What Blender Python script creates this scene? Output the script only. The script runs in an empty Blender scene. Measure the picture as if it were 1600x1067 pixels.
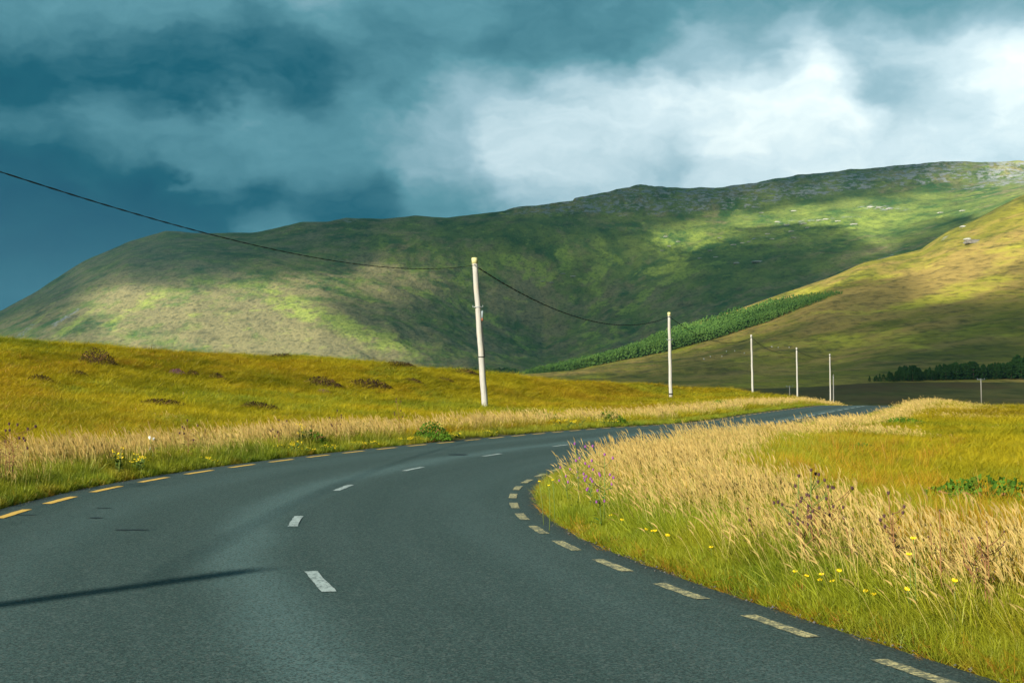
import bpy, bmesh, math, random
import numpy as np
from mathutils import Vector, Matrix
random.seed(7)
rng = np.random.default_rng(11)
PI = math.pi
S = bpy.context.scene
COL = S.collection

# ------------------------------------------------------------------ camera
W0, H0, F = 1600.0, 1067.0, 2222.2
EYE = 1.4
PITCH = math.atan((600 - 533.5) / F)
cam_d = bpy.data.cameras.new('camera')
cam = bpy.data.objects.new('camera', cam_d)
COL.objects.link(cam)
cam.location = (0, 0, EYE)
cam.rotation_euler = (PI / 2 + PITCH, 0, 0)
cam_d.lens = 50
cam_d.sensor_width = 36
cam_d.clip_start = 0.05
cam_d.clip_end = 40000
S.camera = cam

def ray(px, py):
    """unit-depth direction of a photo pixel in the world (numpy ok)"""
    x = (np.asarray(px, float) - 800) / F
    v = (533.5 - np.asarray(py, float)) / F
    c, s = math.cos(PITCH), math.sin(PITCH)
    return x, c - s * v, s + c * v
def phi_tan(px, py):
    x, y, z = ray(px, py)
    return np.arctan2(x, y), z / np.hypot(x, y)
def to_px(X, Y, Z):
    c, s = math.cos(PITCH), math.sin(PITCH)
    dz = np.asarray(Z) - EYE
    depth = np.maximum(c * Y + s * dz, 1e-3)
    return 800 + F * X / depth, 533.5 - F * (-s * Y + c * dz) / depth

# ------------------------------------------------------------------ numpy noise
_perm = rng.permutation(4096).astype(np.int64)
_gr = rng.uniform(0, 2 * PI, 4096)
_gx, _gy = np.cos(_gr), np.sin(_gr)
def gnoise(x, y, seed=0):
    xi = np.floor(x).astype(np.int64); yi = np.floor(y).astype(np.int64)
    xf = x - xi; yf = y - yi
    u = xf * xf * xf * (xf * (xf * 6 - 15) + 10); v = yf * yf * yf * (yf * (yf * 6 - 15) + 10)
    def g(i, j, fx, fy):
        h = _perm[(_perm[(xi + i + seed * 131) & 4095] + yi + j) & 4095]
        return _gx[h] * fx + _gy[h] * fy
    a = g(0, 0, xf, yf); b = g(1, 0, xf - 1, yf)
    c = g(0, 1, xf, yf - 1); d = g(1, 1, xf - 1, yf - 1)
    return (a + u * (b - a) + v * ((c + u * (d - c)) - (a + u * (b - a)))) * 1.5
def fbm(x, y, o=4, seed=0, ridged=False):
    t = 0; a = 1; s = 0
    for i in range(o):
        n = gnoise(x * 2 ** i + 17.3 * i, y * 2 ** i - 9.1 * i, seed + i)
        if ridged: n = 1 - 2 * np.abs(n)
        t = t + a * n; s += a; a *= .5
    return t / s
def sstep(a, b, x):
    t = np.clip((x - a) / (b - a), 0, 1)
    return t * t * (3 - 2 * t)

# ------------------------------------------------------------------ road centreline
RP = np.array([(22,-32),(12,-17),(5.2,-6),(1.9,.6),(.45,4),(-.66,7.4),(-1.53,10.4),(-2.12,13.5),(-2.33,16.5),(-2.28,19.3),
      (-1.65,23.2),(-.5,27.6),(.95,31.8),(2.9,36.9),(5.4,43.5),(8.3,51.3),(11.4,60),(15,70.3),(19.9,85),(26,104),
      (33,126),(42,155),(57,205),(85,300)], float)
def natspline(x, y):
    n = len(x); h = np.diff(x); A = np.zeros((n, n)); b = np.zeros(n)
    A[0, 0] = A[-1, -1] = 1
    for i in range(1, n - 1):
        A[i, i - 1] = h[i - 1]; A[i, i] = 2 * (h[i - 1] + h[i]); A[i, i + 1] = h[i]
        b[i] = 6 * ((y[i + 1] - y[i]) / h[i] - (y[i] - y[i - 1]) / h[i - 1])
    m = np.linalg.solve(A, b)
    def f(q):
        i = np.clip(np.searchsorted(x, q) - 1, 0, n - 2)
        t = q - x[i]; hh = h[i]
        return y[i] + t * ((y[i + 1] - y[i]) / hh - hh * (2 * m[i] + m[i + 1]) / 6) + t * t * m[i] / 2 + t ** 3 * (m[i + 1] - m[i]) / (6 * hh)
    return f
_f = natspline(RP[:, 1], RP[:, 0])
RY = np.arange(-32, 300, .25)
RXr = _f(RY)
k = np.ones(17) / 17
RXs = np.convolve(np.pad(RXr, 8, mode='reflect', reflect_type='odd'), k, 'valid')
RX = lambda y: np.interp(y, RY, RXs)
_h = np.gradient(RXs, RY)
RH = lambda y: np.arctan(np.interp(y, RY, _h))          # heading to the right of +Y
_arc = np.concatenate([[0], np.cumsum(np.hypot(np.diff(RXs), np.diff(RY)))])
S_of_Y = lambda y: np.interp(y, RY, _arc)
Y_of_S = lambda s: np.interp(s, _arc, RY)
RZY = [-40, 0, 40, 46, 52, 60, 71, 86, 105, 130, 160, 200, 260, 300]
RZZ = [0, 0, 0, -.03, -.15, -.2, -.11, -.11, -.16, -.9, -2, -3.4, -4.3, -4.5]
_rz = np.interp(RY, RZY, RZZ)
_rz = np.convolve(np.pad(_rz, 20, mode='edge'), np.ones(41) / 41, 'valid')
RZ = lambda y: np.interp(y, RY, _rz)
LE, RE = -3.45, 2.64           # asphalt edges (lateral)
LL, RL = -3.08, 2.33           # yellow line centres
def road_coords(X, Y):
    """lateral distance (right positive) and Y of the closest centreline point"""
    q = np.clip(Y, -32, 299.9)
    for _ in range(4):
        h = RH(q)
        t = (X - RX(q)) * np.sin(h) + (Y - q) * np.cos(h)
        q = np.clip(q + np.clip(t * np.cos(h), -8, 8) * .8, -32, 299.9)
    h = RH(q)
    d = (X - RX(q)) * np.cos(h) - (Y - q) * np.sin(h)
    far = np.hypot(X - RX(q), Y - q)
    d = np.where(far > np.abs(d) * 1.3 + 2, np.sign(d + 1e-9) * far, d)
    return d, q
def road_pt(s, lat, dz=0.0):
    y = float(Y_of_S(s)); h = float(RH(y))
    return (float(RX(y)) + lat * math.cos(h), y - lat * math.sin(h), float(RZ(y)) + dz)

# ------------------------------------------------------------------ terrain height
def curve(pts, r):
    a = np.array(pts, float)
    ph, tn = phi_tan(a[:, 0], a[:, 1])
    rr = np.full(len(a), float(r)) if a.shape[1] == 2 else a[:, 2]
    o = np.argsort(ph)
    return ph[o], rr[o], (EYE + tn * rr)[o]
def ev(c, phi):
    return np.interp(phi, c[0], c[1]), np.interp(phi, c[0], c[2])
def zc(pairs, r):       # curve from (px, z)
    a = np.array(pairs, float); ph, _ = phi_tan(a[:, 0], 600)
    return ph, np.full(len(a), float(r)), a[:, 1]
SPUR = [(-400,586),(700,586),(800,584),(850,580),(900,571),(960,560),(1046,517),(1100,500),(1200,468),(1290,440),(1350,413),(1400,401),
        (1440,390),(1480,362),(1520,345),(1560,322),(1600,304),(1750,250)]
SIL = [(-400,590),(-150,560),(0,487),(60,455),(130,410),(200,380),(260,363),(330,366),(400,366),(440,357),(470,349),(515,349),(540,343),(600,344),
       (650,338),(700,343),(780,334),(830,324),(870,320),(910,309),(1000,293),(1080,297),(1120,298),(1150,290),(1250,278),(1350,270),(1450,256),(1520,258),(1600,257),(1750,258)]
LOWB = [(-400,600),(-150,570),(0,497),(60,465),(130,420),(200,390),(260,373),(330,374),(400,375),(440,370),(540,362),(650,356),(740,352),(830,344),
        (950,349),(1050,347),(1150,338),(1230,324),(1300,312),(1400,301),(1500,288),(1600,276),(1750,275)]
def mid(p):
    r0, z0 = ev(zc_edge, p); r1, z1 = ev(crest, p); px = 800 + F * np.tan(np.clip(p, -.5, .5))
    fr = np.interp(px, [0, 757, 1000, 1250, 1330], [.5, .52, .74, .78, .5]); fz = np.interp(px, [0, 500, 757, 1000], [.30, .2, .08, .1])
    return r0 + (r1 - r0) * fr, z0 + (z1 - z0) * fz
KN = [
 lambda p: (p * 0, p * 0),
 lambda p: ev(zc_edge, p),
 lambda p: mid(p),
 lambda p: ev(crest, p),
 lambda p: (ev(crest, p)[0] + 45, ev(crest, p)[1] - 1.5),
 lambda p: ev(zc([(-400,-4),(800,-4.5),(1000,-5),(1234,-5.5),(1400,-4.6),(1600,-4.2),(1800,-4)], 420), p),
 lambda p: ev(zc([(-400,-1),(900,-1),(1100,-.8),(1250,0),(1360,1.9),(1480,2.2),(1600,2.0),(1800,3)], 560), p),
 lambda p: ev(curve([(-400,594),(800,592),(900,588),(1000,582),(1100,574),(1200,563),(1300,550),(1400,528),(1500,510),(1600,492),(1800,470)], 950), p),
 lambda p: ev(curve([(-400,590),(700,589),(800,586),(850,584),(900,578),(1000,562),(1046,553),(1100,538),(1200,503),(1260,479),(1300,462),(1350,450),(1400,441),(1450,428),(1500,408),(1600,372),(1750,330)], 1350), p),
 lambda p: ev(curve(SPUR, 1650), p),
 lambda p: ev(curve([(-400,590),(0,580),(400,578),(700,580),(800,585),(850,587),(900,586),(1000,565),(1046,545),(1100,530),(1200,495),(1300,462),(1400,424),(1480,388),(1600,331),(1750,280)], 2000), p),
 lambda p: ev(curve([(-400,585),(-150,580),(0,548),(130,505),(300,486),(500,492),(620,515),(720,548),(800,573),(850,578),(920,570),(1000,550),(1100,505),(1200,470),(1300,445),(1400,405),(1480,372),(1600,318),(1750,290)], 2450), p),
 lambda p: ev(curve([(-400,590),(-150,575),(0,508),(130,445),(200,412),(300,405),(400,412),(500,426),(600,445),(680,465),(760,505),(850,540),(920,510),(1000,470),(1100,425),(1200,400),(1300,382),(1400,362),(1500,335),(1600,302),(1750,290)], 2950), p),
 lambda p: ev(curve(LOWB, 3550), p),
 lambda p: ev(curve(SIL, 3850), p),
 lambda p: (p * 0 + 4500, ev(curve(SIL, 3850), p)[1] * .85),
 lambda p: (p * 0 + 9500, p * 0 + 30),
]
crest = curve([(-400,538,75),(0,538,75),(130,548,78),(300,558,82),(500,566,90),(640,575,98),(780,589,108),(900,602,118),(1000,605,158),(1070,609,165),
               (1140,612,165),(1190,620,165),(1250,629,150),(1310,637,124),(1335,641,115),(1370,633,97),(1410,627,92),(1450,629,92),(1500,640,92),(1600,644,90),(1800,644,90)], 0)
_e = np.array([(-400,16),(0,18),(160,20),(430,27),(600,31),(800,40),(905,46),(1130,62),(1235,88),(1340,96)], float)
_e[:, 1] = np.minimum(_e[:, 1], 80)
_ph, _ = phi_tan(_e[:, 0], 600)
zc_edge = (_ph, _e[:, 1], np.interp(_e[:, 0], [-400, 905, 1235, 1340], [.05, .0, -.1, -.1]))

VIEW = .43
phi_in = np.arange(-VIEW, VIEW + 1e-9, .001)
outer = VIEW + (PI - VIEW) * (np.linspace(0, 1, 91)[1:] ** 1.7)
PHI = np.concatenate([-outer[::-1], phi_in, outer])
R = np.concatenate([.4 * 1.024 ** np.arange(0, 262), np.arange(204, 560, 4), np.arange(560, 1896, 9), np.arange(1896, 4150, 9), 4150 * 1.06 ** np.arange(0, 15)])
R = R[np.concatenate([[True], np.diff(R) > .002])]
kr, kz = [], []
for f_ in KN:
    r_, z_ = f_(PHI); kr.append(r_ + 0 * PHI); kz.append(z_ + 0 * PHI)
kr = np.array(kr); kz = np.array(kz)
def pchip(kr, kz, R):
    h = np.diff(kr, axis=0); dl = np.diff(kz, axis=0) / h
    m = np.zeros_like(kz)
    w1 = 2 * h[1:] + h[:-1]; w2 = h[1:] + 2 * h[:-1]
    same = dl[1:] * dl[:-1] > 0
    with np.errstate(divide='ignore', invalid='ignore'):
        mm = (w1 + w2) / (w1 / dl[:-1] + w2 / dl[1:])
    m[1:-1] = np.where(same, mm, 0)
    m[0] = 0; m[-1] = 0
    out = np.zeros((len(R), kr.shape[1]))
    Rg = R[:, None]
    for i in range(len(kr) - 1):
        a, b = kr[i][None], kr[i + 1][None]
        t = (Rg - a) / (b - a)
        msk = (t >= 0) & (t < 1)
        v = (2 * t**3 - 3 * t**2 + 1) * kz[i] + (t**3 - 2 * t**2 + t) * h[i] * m[i] + (-2 * t**3 + 3 * t**2) * kz[i + 1] + (t**3 - t**2) * h[i] * m[i + 1]
        out = np.where(msk, v, out)
    return out
ZG = pchip(kr, kz, R)
XG = R[:, None] * np.sin(PHI)[None]
YG = R[:, None] * np.cos(PHI)[None]
RG = R[:, None] + 0 * XG
PXG, PYG = to_px(XG, YG, ZG)
# blur the joins across azimuth a little
for _ in range(3):
    ZG[:, 1:-1] = .25 * ZG[:, :-2] + .5 * ZG[:, 1:-1] + .25 * ZG[:, 2:]
LOWBz = ev(curve(LOWB, 3550), PHI)[1][None]
# relief: soft hummocks in the field, gullies and crags on the hills
amp = sstep(25, 90, RG) * (1 - sstep(300, 600, RG))
ZG += amp * (.34 * fbm(XG / 14, YG / 14, 4, 3) + .34 * fbm(XG / 4, YG / 6, 3, 5))
hill = sstep(560, 900, RG)
mount = sstep(1900, 2300, RG)
ZG += hill * (1 - mount) * (5.0 * fbm(XG / 260, YG / 260, 5, 9) + 1.5 * fbm(XG / 50, YG / 50, 3, 12))
arc = PHI[None] * 3000
gull = fbm(arc / 230 + .5 * fbm(XG / 400, YG / 400, 3, 31), RG / 900 + arc / 1500, 5, 21, True)
gull_w = mount * (1 - sstep(3450, 3600, RG)) * np.interp(PXG, [-100, 100, 500, 650, 1000, 1250, 1600], [.1, .15, .15, .9, 1.0, .4, .2])
ZG += gull_w * 17 * (gull - .35)
ZG += mount * (6 * fbm(XG / 300, YG / 300, 3, 41) + 2.2 * fbm(XG / 60, YG / 60, 3, 43))
Zb = ZG.copy()
crag = sstep(3560, 3640, RG) * (1 - sstep(3950, 4100, RG)) * sstep(740, 850, PXG)
ZG += crag * (20 * (fbm(arc / 190, RG / 120, 3, 51, True) - .3) + 5 * fbm(arc / 60, RG / 60, 4, 55))
terr = sstep(3540, 3850, RG)
_stepz = 22.0
_q = (ZG + 10 * fbm(arc / 200, RG / 300, 3, 61)) / _stepz
_qs = np.floor(_q) + sstep(.25, .75, _q - np.floor(_q))
ZG += crag * .9 * (_qs - _q) * _stepz * (1 - sstep(3800, 3900, RG))
_cap = Zb + 5 + 9 * fbm(arc / 75, RG / 200, 4, 57)
ZG = np.where((crag > 0) & (RG > 3650), _cap - np.logaddexp(0, (_cap - ZG) / 2.0) * 2.0 * 1.0, ZG)
# the road cut
near = R < 330
d_, q_ = road_coords(XG[near], YG[near])
zr = RZ(q_)
ad = np.where(d_ > 0, d_ - RE, LE - d_)          # distance outside the asphalt
wroad = 1 - sstep(.6, 7, ad)
wroad = np.where(d_ < -100, 0, wroad)
base = ZG[near]
verge = zr + .05 * sstep(.02, .5, ad) + .04 * fbm(XG[near] / .8, YG[near] / .8, 2, 71) * sstep(.1, .6, ad)
prof = np.where(ad < .02, zr - .06, verge)
edge_t = sstep(-.12, .1, ad)
prof = (zr - .06) * (1 - edge_t) + verge * edge_t
ZG[near] = base * (1 - wroad) + prof * wroad
PXG, PYG = to_px(XG, YG, ZG)
ad_full = np.full(XG.shape, 50.0); ad_full[near] = ad

_lr = R
def height(X, Y):
    X = np.asarray(X, float); Y = np.asarray(Y, float)
    r = np.hypot(X, Y); p = np.arctan2(X, Y)
    i = np.clip(np.searchsorted(_lr, r) - 1, 0, len(R) - 2); j = np.clip(np.searchsorted(PHI, p) - 1, 0, len(PHI) - 2)
    t = np.clip((r - R[i]) / (R[i + 1] - R[i]), 0, 1); u = np.clip((p - PHI[j]) / (PHI[j + 1] - PHI[j]), 0, 1)
    return (ZG[i, j] * (1 - t) * (1 - u) + ZG[i + 1, j] * t * (1 - u) + ZG[i, j + 1] * (1 - t) * u + ZG[i + 1, j + 1] * t * u)
def hz(x, y): return float(height(x, y))
def on_ray(px, py, rmin, rmax):
    """first terrain hit of a pixel's ray"""
    x, y, z = ray(px, py)
    t = np.linspace(rmin, rmax, 4000)
    dz = EYE + z * t - height(x * t, y * t)
    k = np.argmax(dz < 0) if (dz < 0).any() else int(np.argmin(dz))
    return float(x * t[k]), float(y * t[k])

# ------------------------------------------------------------------ node helpers
def new_mat(name):
    m = bpy.data.materials.new(name); m.use_nodes = True
    m.node_tree.nodes.clear()
    return m, NT(m.node_tree)
class NT:
    def __init__(s, t): s.t = t
    def n(s, typ, **kw):
        nd = s.t.nodes.new(typ)
        ins = kw.pop('ins', {})
        for a, b in kw.items(): setattr(nd, a, b)
        for a, b in ins.items(): s.put(nd.inputs[a], b)
        return nd
    def put(s, sock, v):
        if isinstance(v, bpy.types.NodeSocket): s.t.links.new(v, sock)
        elif v is not None:
            if hasattr(sock.default_value, '__len__') and not hasattr(v, '__len__'): v = (v,) * len(sock.default_value)
            if hasattr(v, '__len__') and len(sock.default_value) == 4 and len(v) == 3: v = (*v, 1)
            sock.default_value = v
    def math(s, op, a, b=None, c=None, clamp=False):
        nd = s.t.nodes.new('ShaderNodeMath'); nd.operation = op; nd.use_clamp = clamp
        for i, v in enumerate((a, b, c)):
            if v is not None: s.put(nd.inputs[i], v)
        return nd.outputs[0]
    def vmath(s, op, a, b=None, c=None, out=0):
        nd = s.t.nodes.new('ShaderNodeVectorMath'); nd.operation = op
        for i, v in enumerate((a, b, c)):
            if v is not None: s.put(nd.inputs[i], v)
        return nd.outputs[out]
    def mix(s, f, a, b, blend='MIX'):
        nd = s.t.nodes.new('ShaderNodeMix'); nd.data_type = 'RGBA'; nd.blend_type = blend
        s.put(nd.inputs[0], f); s.put(nd.inputs[6], a); s.put(nd.inputs[7], b)
        return nd.outputs[2]
    def ramp(s, f, stops, mode='LINEAR'):
        nd = s.t.nodes.new('ShaderNodeValToRGB'); cr = nd.color_ramp; cr.interpolation = mode
        while len(cr.elements) < len(stops): cr.elements.new(.5)
        for e, (p, c) in zip(cr.elements, stops):
            e.position = p; e.color = (*c, 1) if hasattr(c, '__len__') else (c, c, c, 1)
        s.put(nd.inputs[0], f)
        return nd.outputs[0]
    def noise(s, vec, scale, detail=4, rough=.55, out=0, dist=0, dim='3D'):
        nd = s.t.nodes.new('ShaderNodeTexNoise'); nd.noise_dimensions = dim
        if vec is not None: s.put(nd.inputs['Vector'], vec)
        nd.inputs['Scale'].default_value = scale; nd.inputs['Detail'].default_value = detail
        nd.inputs['Roughness'].default_value = rough; nd.inputs['Distortion'].default_value = dist
        return nd.outputs[out]
    def attr(s, name, typ='GEOMETRY', out='Fac'):
        nd = s.t.nodes.new('ShaderNodeAttribute'); nd.attribute_name = name; nd.attribute_type = typ
        return nd.outputs[out]
    def pos(s): return s.t.nodes.new('ShaderNodeNewGeometry').outputs['Position']
    def bump(s, h, strength, dist):
        nd = s.t.nodes.new('ShaderNodeBump'); s.put(nd.inputs['Height'], h)
        nd.inputs['Strength'].default_value = strength; nd.inputs['Distance'].default_value = dist
        return nd.outputs[0]
    def principled(s, col, rough=.8, normal=None, spec=.3, **kw):
        nd = s.t.nodes.new('ShaderNodeBsdfPrincipled')
        s.put(nd.inputs['Base Color'], col); s.put(nd.inputs['Roughness'], rough)
        nd.inputs['Specular IOR Level'].default_value = spec
        if normal is not None: s.put(nd.inputs['Normal'], normal)
        for a, b in kw.items(): s.put(nd.inputs[a], b)
        return nd.outputs[0]
    def out(s, sh):
        o = s.t.nodes.new('ShaderNodeOutputMaterial'); s.t.links.new(sh, o.inputs[0])
def simple(name, col, rough=.8, var=.25, scale=20, bump=0):
    m, t = new_mat(name)
    p = t.noise(t.n('ShaderNodeTexCoord').outputs['Object'], scale, 4)
    c = t.mix(t.math('MULTIPLY', p, 1.0), tuple(x * (1 - var) for x in col), tuple(min(1, x * (1 + var)) for x in col))
    t.out(t.principled(c, rough, t.bump(p, bump, .01) if bump else None))
    return m

# ------------------------------------------------------------------ object helpers
def np_mesh(name, verts, faces, smooth=True):
    me = bpy.data.meshes.new(name)
    verts = np.asarray(verts, np.float32); faces = np.asarray(faces, np.int32)
    me.vertices.add(len(verts)); me.vertices.foreach_set('co', verts.ravel())
    n, k = faces.shape
    me.loops.add(n * k); me.loops.foreach_set('vertex_index', faces.ravel())
    me.polygons.add(n); me.polygons.foreach_set('loop_start', np.arange(0, n * k, k, dtype=np.int32))
    me.polygons.foreach_set('use_smooth', np.full(n, smooth))
    me.update(calc_edges=True); me.validate()
    return me
def fattr(me, name, vals, typ='FLOAT', dom='POINT'):
    a = me.attributes.new(name, typ, dom)
    a.data.foreach_set('vector' if typ == 'FLOAT_VECTOR' else 'value', np.asarray(vals, np.int32 if typ == 'INT' else np.float32).ravel())
def link(name, me, mat=None, parent=None, label=None, cat=None, group=None, kind=None, loc=None):
    o = bpy.data.objects.new(name, me); COL.objects.link(o)
    if mat is not None:
        me.materials.clear()
        for m in (mat if isinstance(mat, (list, tuple)) else [mat]): me.materials.append(m)
    if parent is not None: o.parent = parent
    if loc is not None: o.location = loc
    tag(o, label, cat, group, kind)
    return o
def tag(o, label=None, cat=None, group=None, kind=None):
    if label: o['label'] = label
    if cat: o['category'] = cat
    if group: o['group'] = group
    if kind: o['kind'] = kind
    return o
def empty(name, loc, rz=0, label=None, cat=None, group=None):
    o = bpy.data.objects.new(name, None); COL.objects.link(o)
    o.location = loc; o.rotation_euler.z = rz; o.empty_display_size = .2
    return tag(o, label, cat, group)
def copy_tree(o, parent=None):
    c = o.copy(); COL.objects.link(c)
    if parent is not None: c.parent = parent
    for ch in list(o.children): copy_tree(ch, c)
    return c
class MB:
    """collects geometry for one mesh"""
    def __init__(s): s.v = []; s.f = []
    def add(s, v, f):
        n = len(s.v); s.v += [tuple(p) for p in v]; s.f += [tuple(i + n for i in q) for q in f]
    def tube(s, pts, rad, n=8, cap=True):
        pts = [Vector(p) for p in pts]
        rad = rad if hasattr(rad, '__len__') else [rad] * len(pts)
        base = len(s.v)
        up = Vector((0, 0, 1))
        d0 = (pts[1] - pts[0]).normalized()
        u = d0.cross(up if abs(d0.z) < .9 else Vector((1, 0, 0))).normalized()
        for i, p in enumerate(pts):
            d = (pts[min(i + 1, len(pts) - 1)] - pts[max(i - 1, 0)]).normalized()
            u = (u - d * u.dot(d)).normalized(); w = d.cross(u)
            for k in range(n):
                a = 2 * PI * k / n
                s.v.append(tuple(p + (u * math.cos(a) + w * math.sin(a)) * rad[i]))
        for i in range(len(pts) - 1):
            for k in range(n):
                a = base + i * n + k; b = base + i * n + (k + 1) % n
                s.f.append((a, b, b + n, a + n))
        if cap:
            s.f.append(tuple(base + k for k in range(n))[::-1]); s.f.append(tuple(base + (len(pts) - 1) * n + k for k in range(n)))
        return s
    def box(s, c, sz, rz=0):
        M = Matrix.Rotation(rz, 3, 'Z'); v = []
        for z in (-1, 1):
            for x, y in ((-1, -1), (1, -1), (1, 1), (-1, 1)):
                v.append(Vector(c) + M @ Vector((x * sz[0] / 2, y * sz[1] / 2, z * sz[2] / 2)))
        s.add(v, [(0, 3, 2, 1), (4, 5, 6, 7), (0, 1, 5, 4), (1, 2, 6, 5), (2, 3, 7, 6), (3, 0, 4, 7)])
        return s
    def ball(s, c, r, n=7, m=5, sq=(1, 1, 1)):
        base = len(s.v); c = Vector(c)
        for i in range(m + 1):
            th = PI * i / m
            for k in range(n):
                a = 2 * PI * k / n
                s.v.append(tuple(c + Vector((r * sq[0] * math.sin(th) * math.cos(a), r * sq[1] * math.sin(th) * math.sin(a), r * sq[2] * math.cos(th)))))
        for i in range(m):
            for k in range(n):
                a = base + i * n + k; b = base + i * n + (k + 1) % n
                s.f.append((a, a + n, b + n, b))
        return s
    def mesh(s, name, smooth=True):
        me = bpy.data.meshes.new(name); me.from_pydata(s.v, [], s.f); me.update()
        if smooth:
            for p in me.polygons: p.use_smooth = True
        return me
    def build(s, name, mat, parent=None, smooth=True, **kw):
        return link(name, s.mesh(name, smooth), mat, parent, **kw)
#@@SKY
# ------------------------------------------------------------------ sun and sky
SUN_EL = math.radians(21)
TX, TY = .61, .7924
SD = Vector((TX * math.cos(SUN_EL), TY * math.cos(SUN_EL), -math.sin(SUN_EL)))
sun_d = bpy.data.lights.new('sun', 'SUN'); sun = bpy.data.objects.new('sun', sun_d); COL.objects.link(sun)
sun_d.energy = 5; sun_d.angle = math.radians(.5); sun_d.color = (1, .93, .8)
sun.rotation_euler = SD.to_track_quat('-Z', 'Y').to_euler()
sun.location = (-20, -30, 40)

world = bpy.data.worlds.new('World'); S.world = world; world.use_nodes = True
world.node_tree.nodes.clear()
wt = NT(world.node_tree)
sky = wt.n('ShaderNodeTexSky', sky_type='NISHITA')
sky.sun_disc = False; sky.sun_elevation = SUN_EL; sky.sun_rotation = math.atan2(-TX, -TY)
dirv = wt.n('ShaderNodeTexCoord').outputs['Generated']
sep = wt.n('ShaderNodeSeparateXYZ', ins={0: dirv})
az = wt.math('ARCTAN2', sep.outputs[0], sep.outputs[1])
el = wt.math('ARCSINE', sep.outputs[2])
P = wt.n('ShaderNodeCombineXYZ', ins={0: az, 1: wt.math('MULTIPLY', el, 1.5), 2: 0.0}).outputs[0]
def skypt(px, py):
    ph, tn = phi_tan(px, py)
    return (float(ph), float(math.atan(tn)) * 1.5, 0)
n1 = wt.vmath('SUBTRACT', wt.noise(P, 9, 4, .55, 1, dim='2D'), (.5, .5, .5))
n2 = wt.vmath('SUBTRACT', wt.noise(P, 32, 3, .6, 1, dim='2D'), (.5, .5, .5))
PW = wt.vmath('ADD', wt.vmath('ADD', P, wt.vmath('MULTIPLY', n1, (.07, .06, 0))), wt.vmath('MULTIPLY', n2, (.03, .022, 0)))
SKYS = [(20,[(50,.40),(250,.42),(500,.45),(700,.42),(850,.34),(1000,.36),(1150,.42),(1300,.42),(1450,.40),(1570,.44)]),
 (75,[(50,.24),(250,.22),(450,.22),(650,.30),(800,.28),(950,.33),(1050,.52),(1110,.68),(1190,.45),(1260,.93),(1350,.62),(1440,.78),(1550,.9)]),
 (135,[(50,.14),(250,.18),(450,.20),(620,.32),(710,.50),(790,.66),(900,.72),(1000,.82),(1150,.86),(1270,.90),(1400,.58),(1480,.72),(1560,.95)]),
 (200,[(30,.30),(180,.38),(400,.44),(560,.44),(700,.60),(850,.75),(1000,.82),(1150,.88),(1300,.84),(1450,.82),(1580,.80)]),
 (260,[(30,.07),(150,.18),(350,.36),(500,.40),(680,.56),(830,.78),(940,.75),(1020,.62),(1150,.77),(1300,.78),(1450,.77),(1580,.76)]),
 (315,[(30,.03),(200,.04),(400,.13),(550,.18),(700,.40),(850,.62),(1000,.7)]),
 (370,[(50,.03),(200,.06),(320,.10),(430,.40)]),
 (440,[(10,.08),(90,.08)]), (500,[(0,.12)])]
acc = (.30 * 2e-4, 0, 2e-4)
for y_, row in SKYS:
    for x_, v_ in row:
        dd = wt.vmath('DISTANCE', PW, skypt(x_, y_), out=1)
        w_ = wt.math('POWER', .5, wt.math('MULTIPLY', wt.math('MULTIPLY', dd, dd), 1 / .023 ** 2))
        acc = wt.vmath('MULTIPLY_ADD', w_, (v_, 0, 1), acc)
sa = wt.n('ShaderNodeSeparateXYZ', ins={0: acc})
B = wt.math('DIVIDE', sa.outputs[0], sa.outputs[2])
fine = wt.math('SUBTRACT', wt.noise(wt.vmath('MULTIPLY', PW, (1, 1.6, 1)), 26, 6, .6, dim='2D'), .5)
big = wt.math('SUBTRACT', wt.noise(wt.vmath('MULTIPLY', PW, (1, 1.4, 1)), 6, 4, .5, dim='2D'), .5)
B = wt.math('ADD', B, wt.math('MULTIPLY', fine, .17))
B = wt.math('ADD', B, wt.math('MULTIPLY', big, wt.ramp(el, [(.27, .05), (.5, .9)])))
cl = wt.ramp(B, [(0, (.0, .046, .088)), (.18, (.006, .078, .115)), (.42, (.080, .22, .265)), (.62, (.25, .39, .45)), (.8, (.50, .62, .66)), (1, (.92, .97, .90))])
cover = wt.ramp(wt.noise(P, 2.2, 4, .55, dim='2D'), [(.35, 1.0), (.6, .6)])
cover = wt.math('MAXIMUM', cover, wt.ramp(wt.math('ABSOLUTE', az), [(.6, 1.0), (.95, 0.0)]))
bgs = wt.n('ShaderNodeBackground', ins={0: sky.outputs[0], 1: .05})
bgc = wt.n('ShaderNodeBackground', ins={0: cl, 1: .78})
mixw = wt.n('ShaderNodeMixShader', ins={0: cover, 1: bgs.outputs[0], 2: bgc.outputs[0]})
wo = wt.n('ShaderNodeOutputWorld', ins={0: mixw.outputs[0]})
S.cycles.max_bounces = 5; S.cycles.diffuse_bounces = 2; S.cycles.glossy_bounces = 2; S.cycles.transmission_bounces = 3; S.cycles.transparent_max_bounces = 8
S.view_settings.view_transform = 'Standard'; S.view_settings.look = 'None'
S.view_settings.exposure = 0.95; S.view_settings.gamma = 1
#@@ENDSKY
world.cycles.sampling_method = 'MANUAL'; world.cycles.sample_map_resolution = 256

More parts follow.
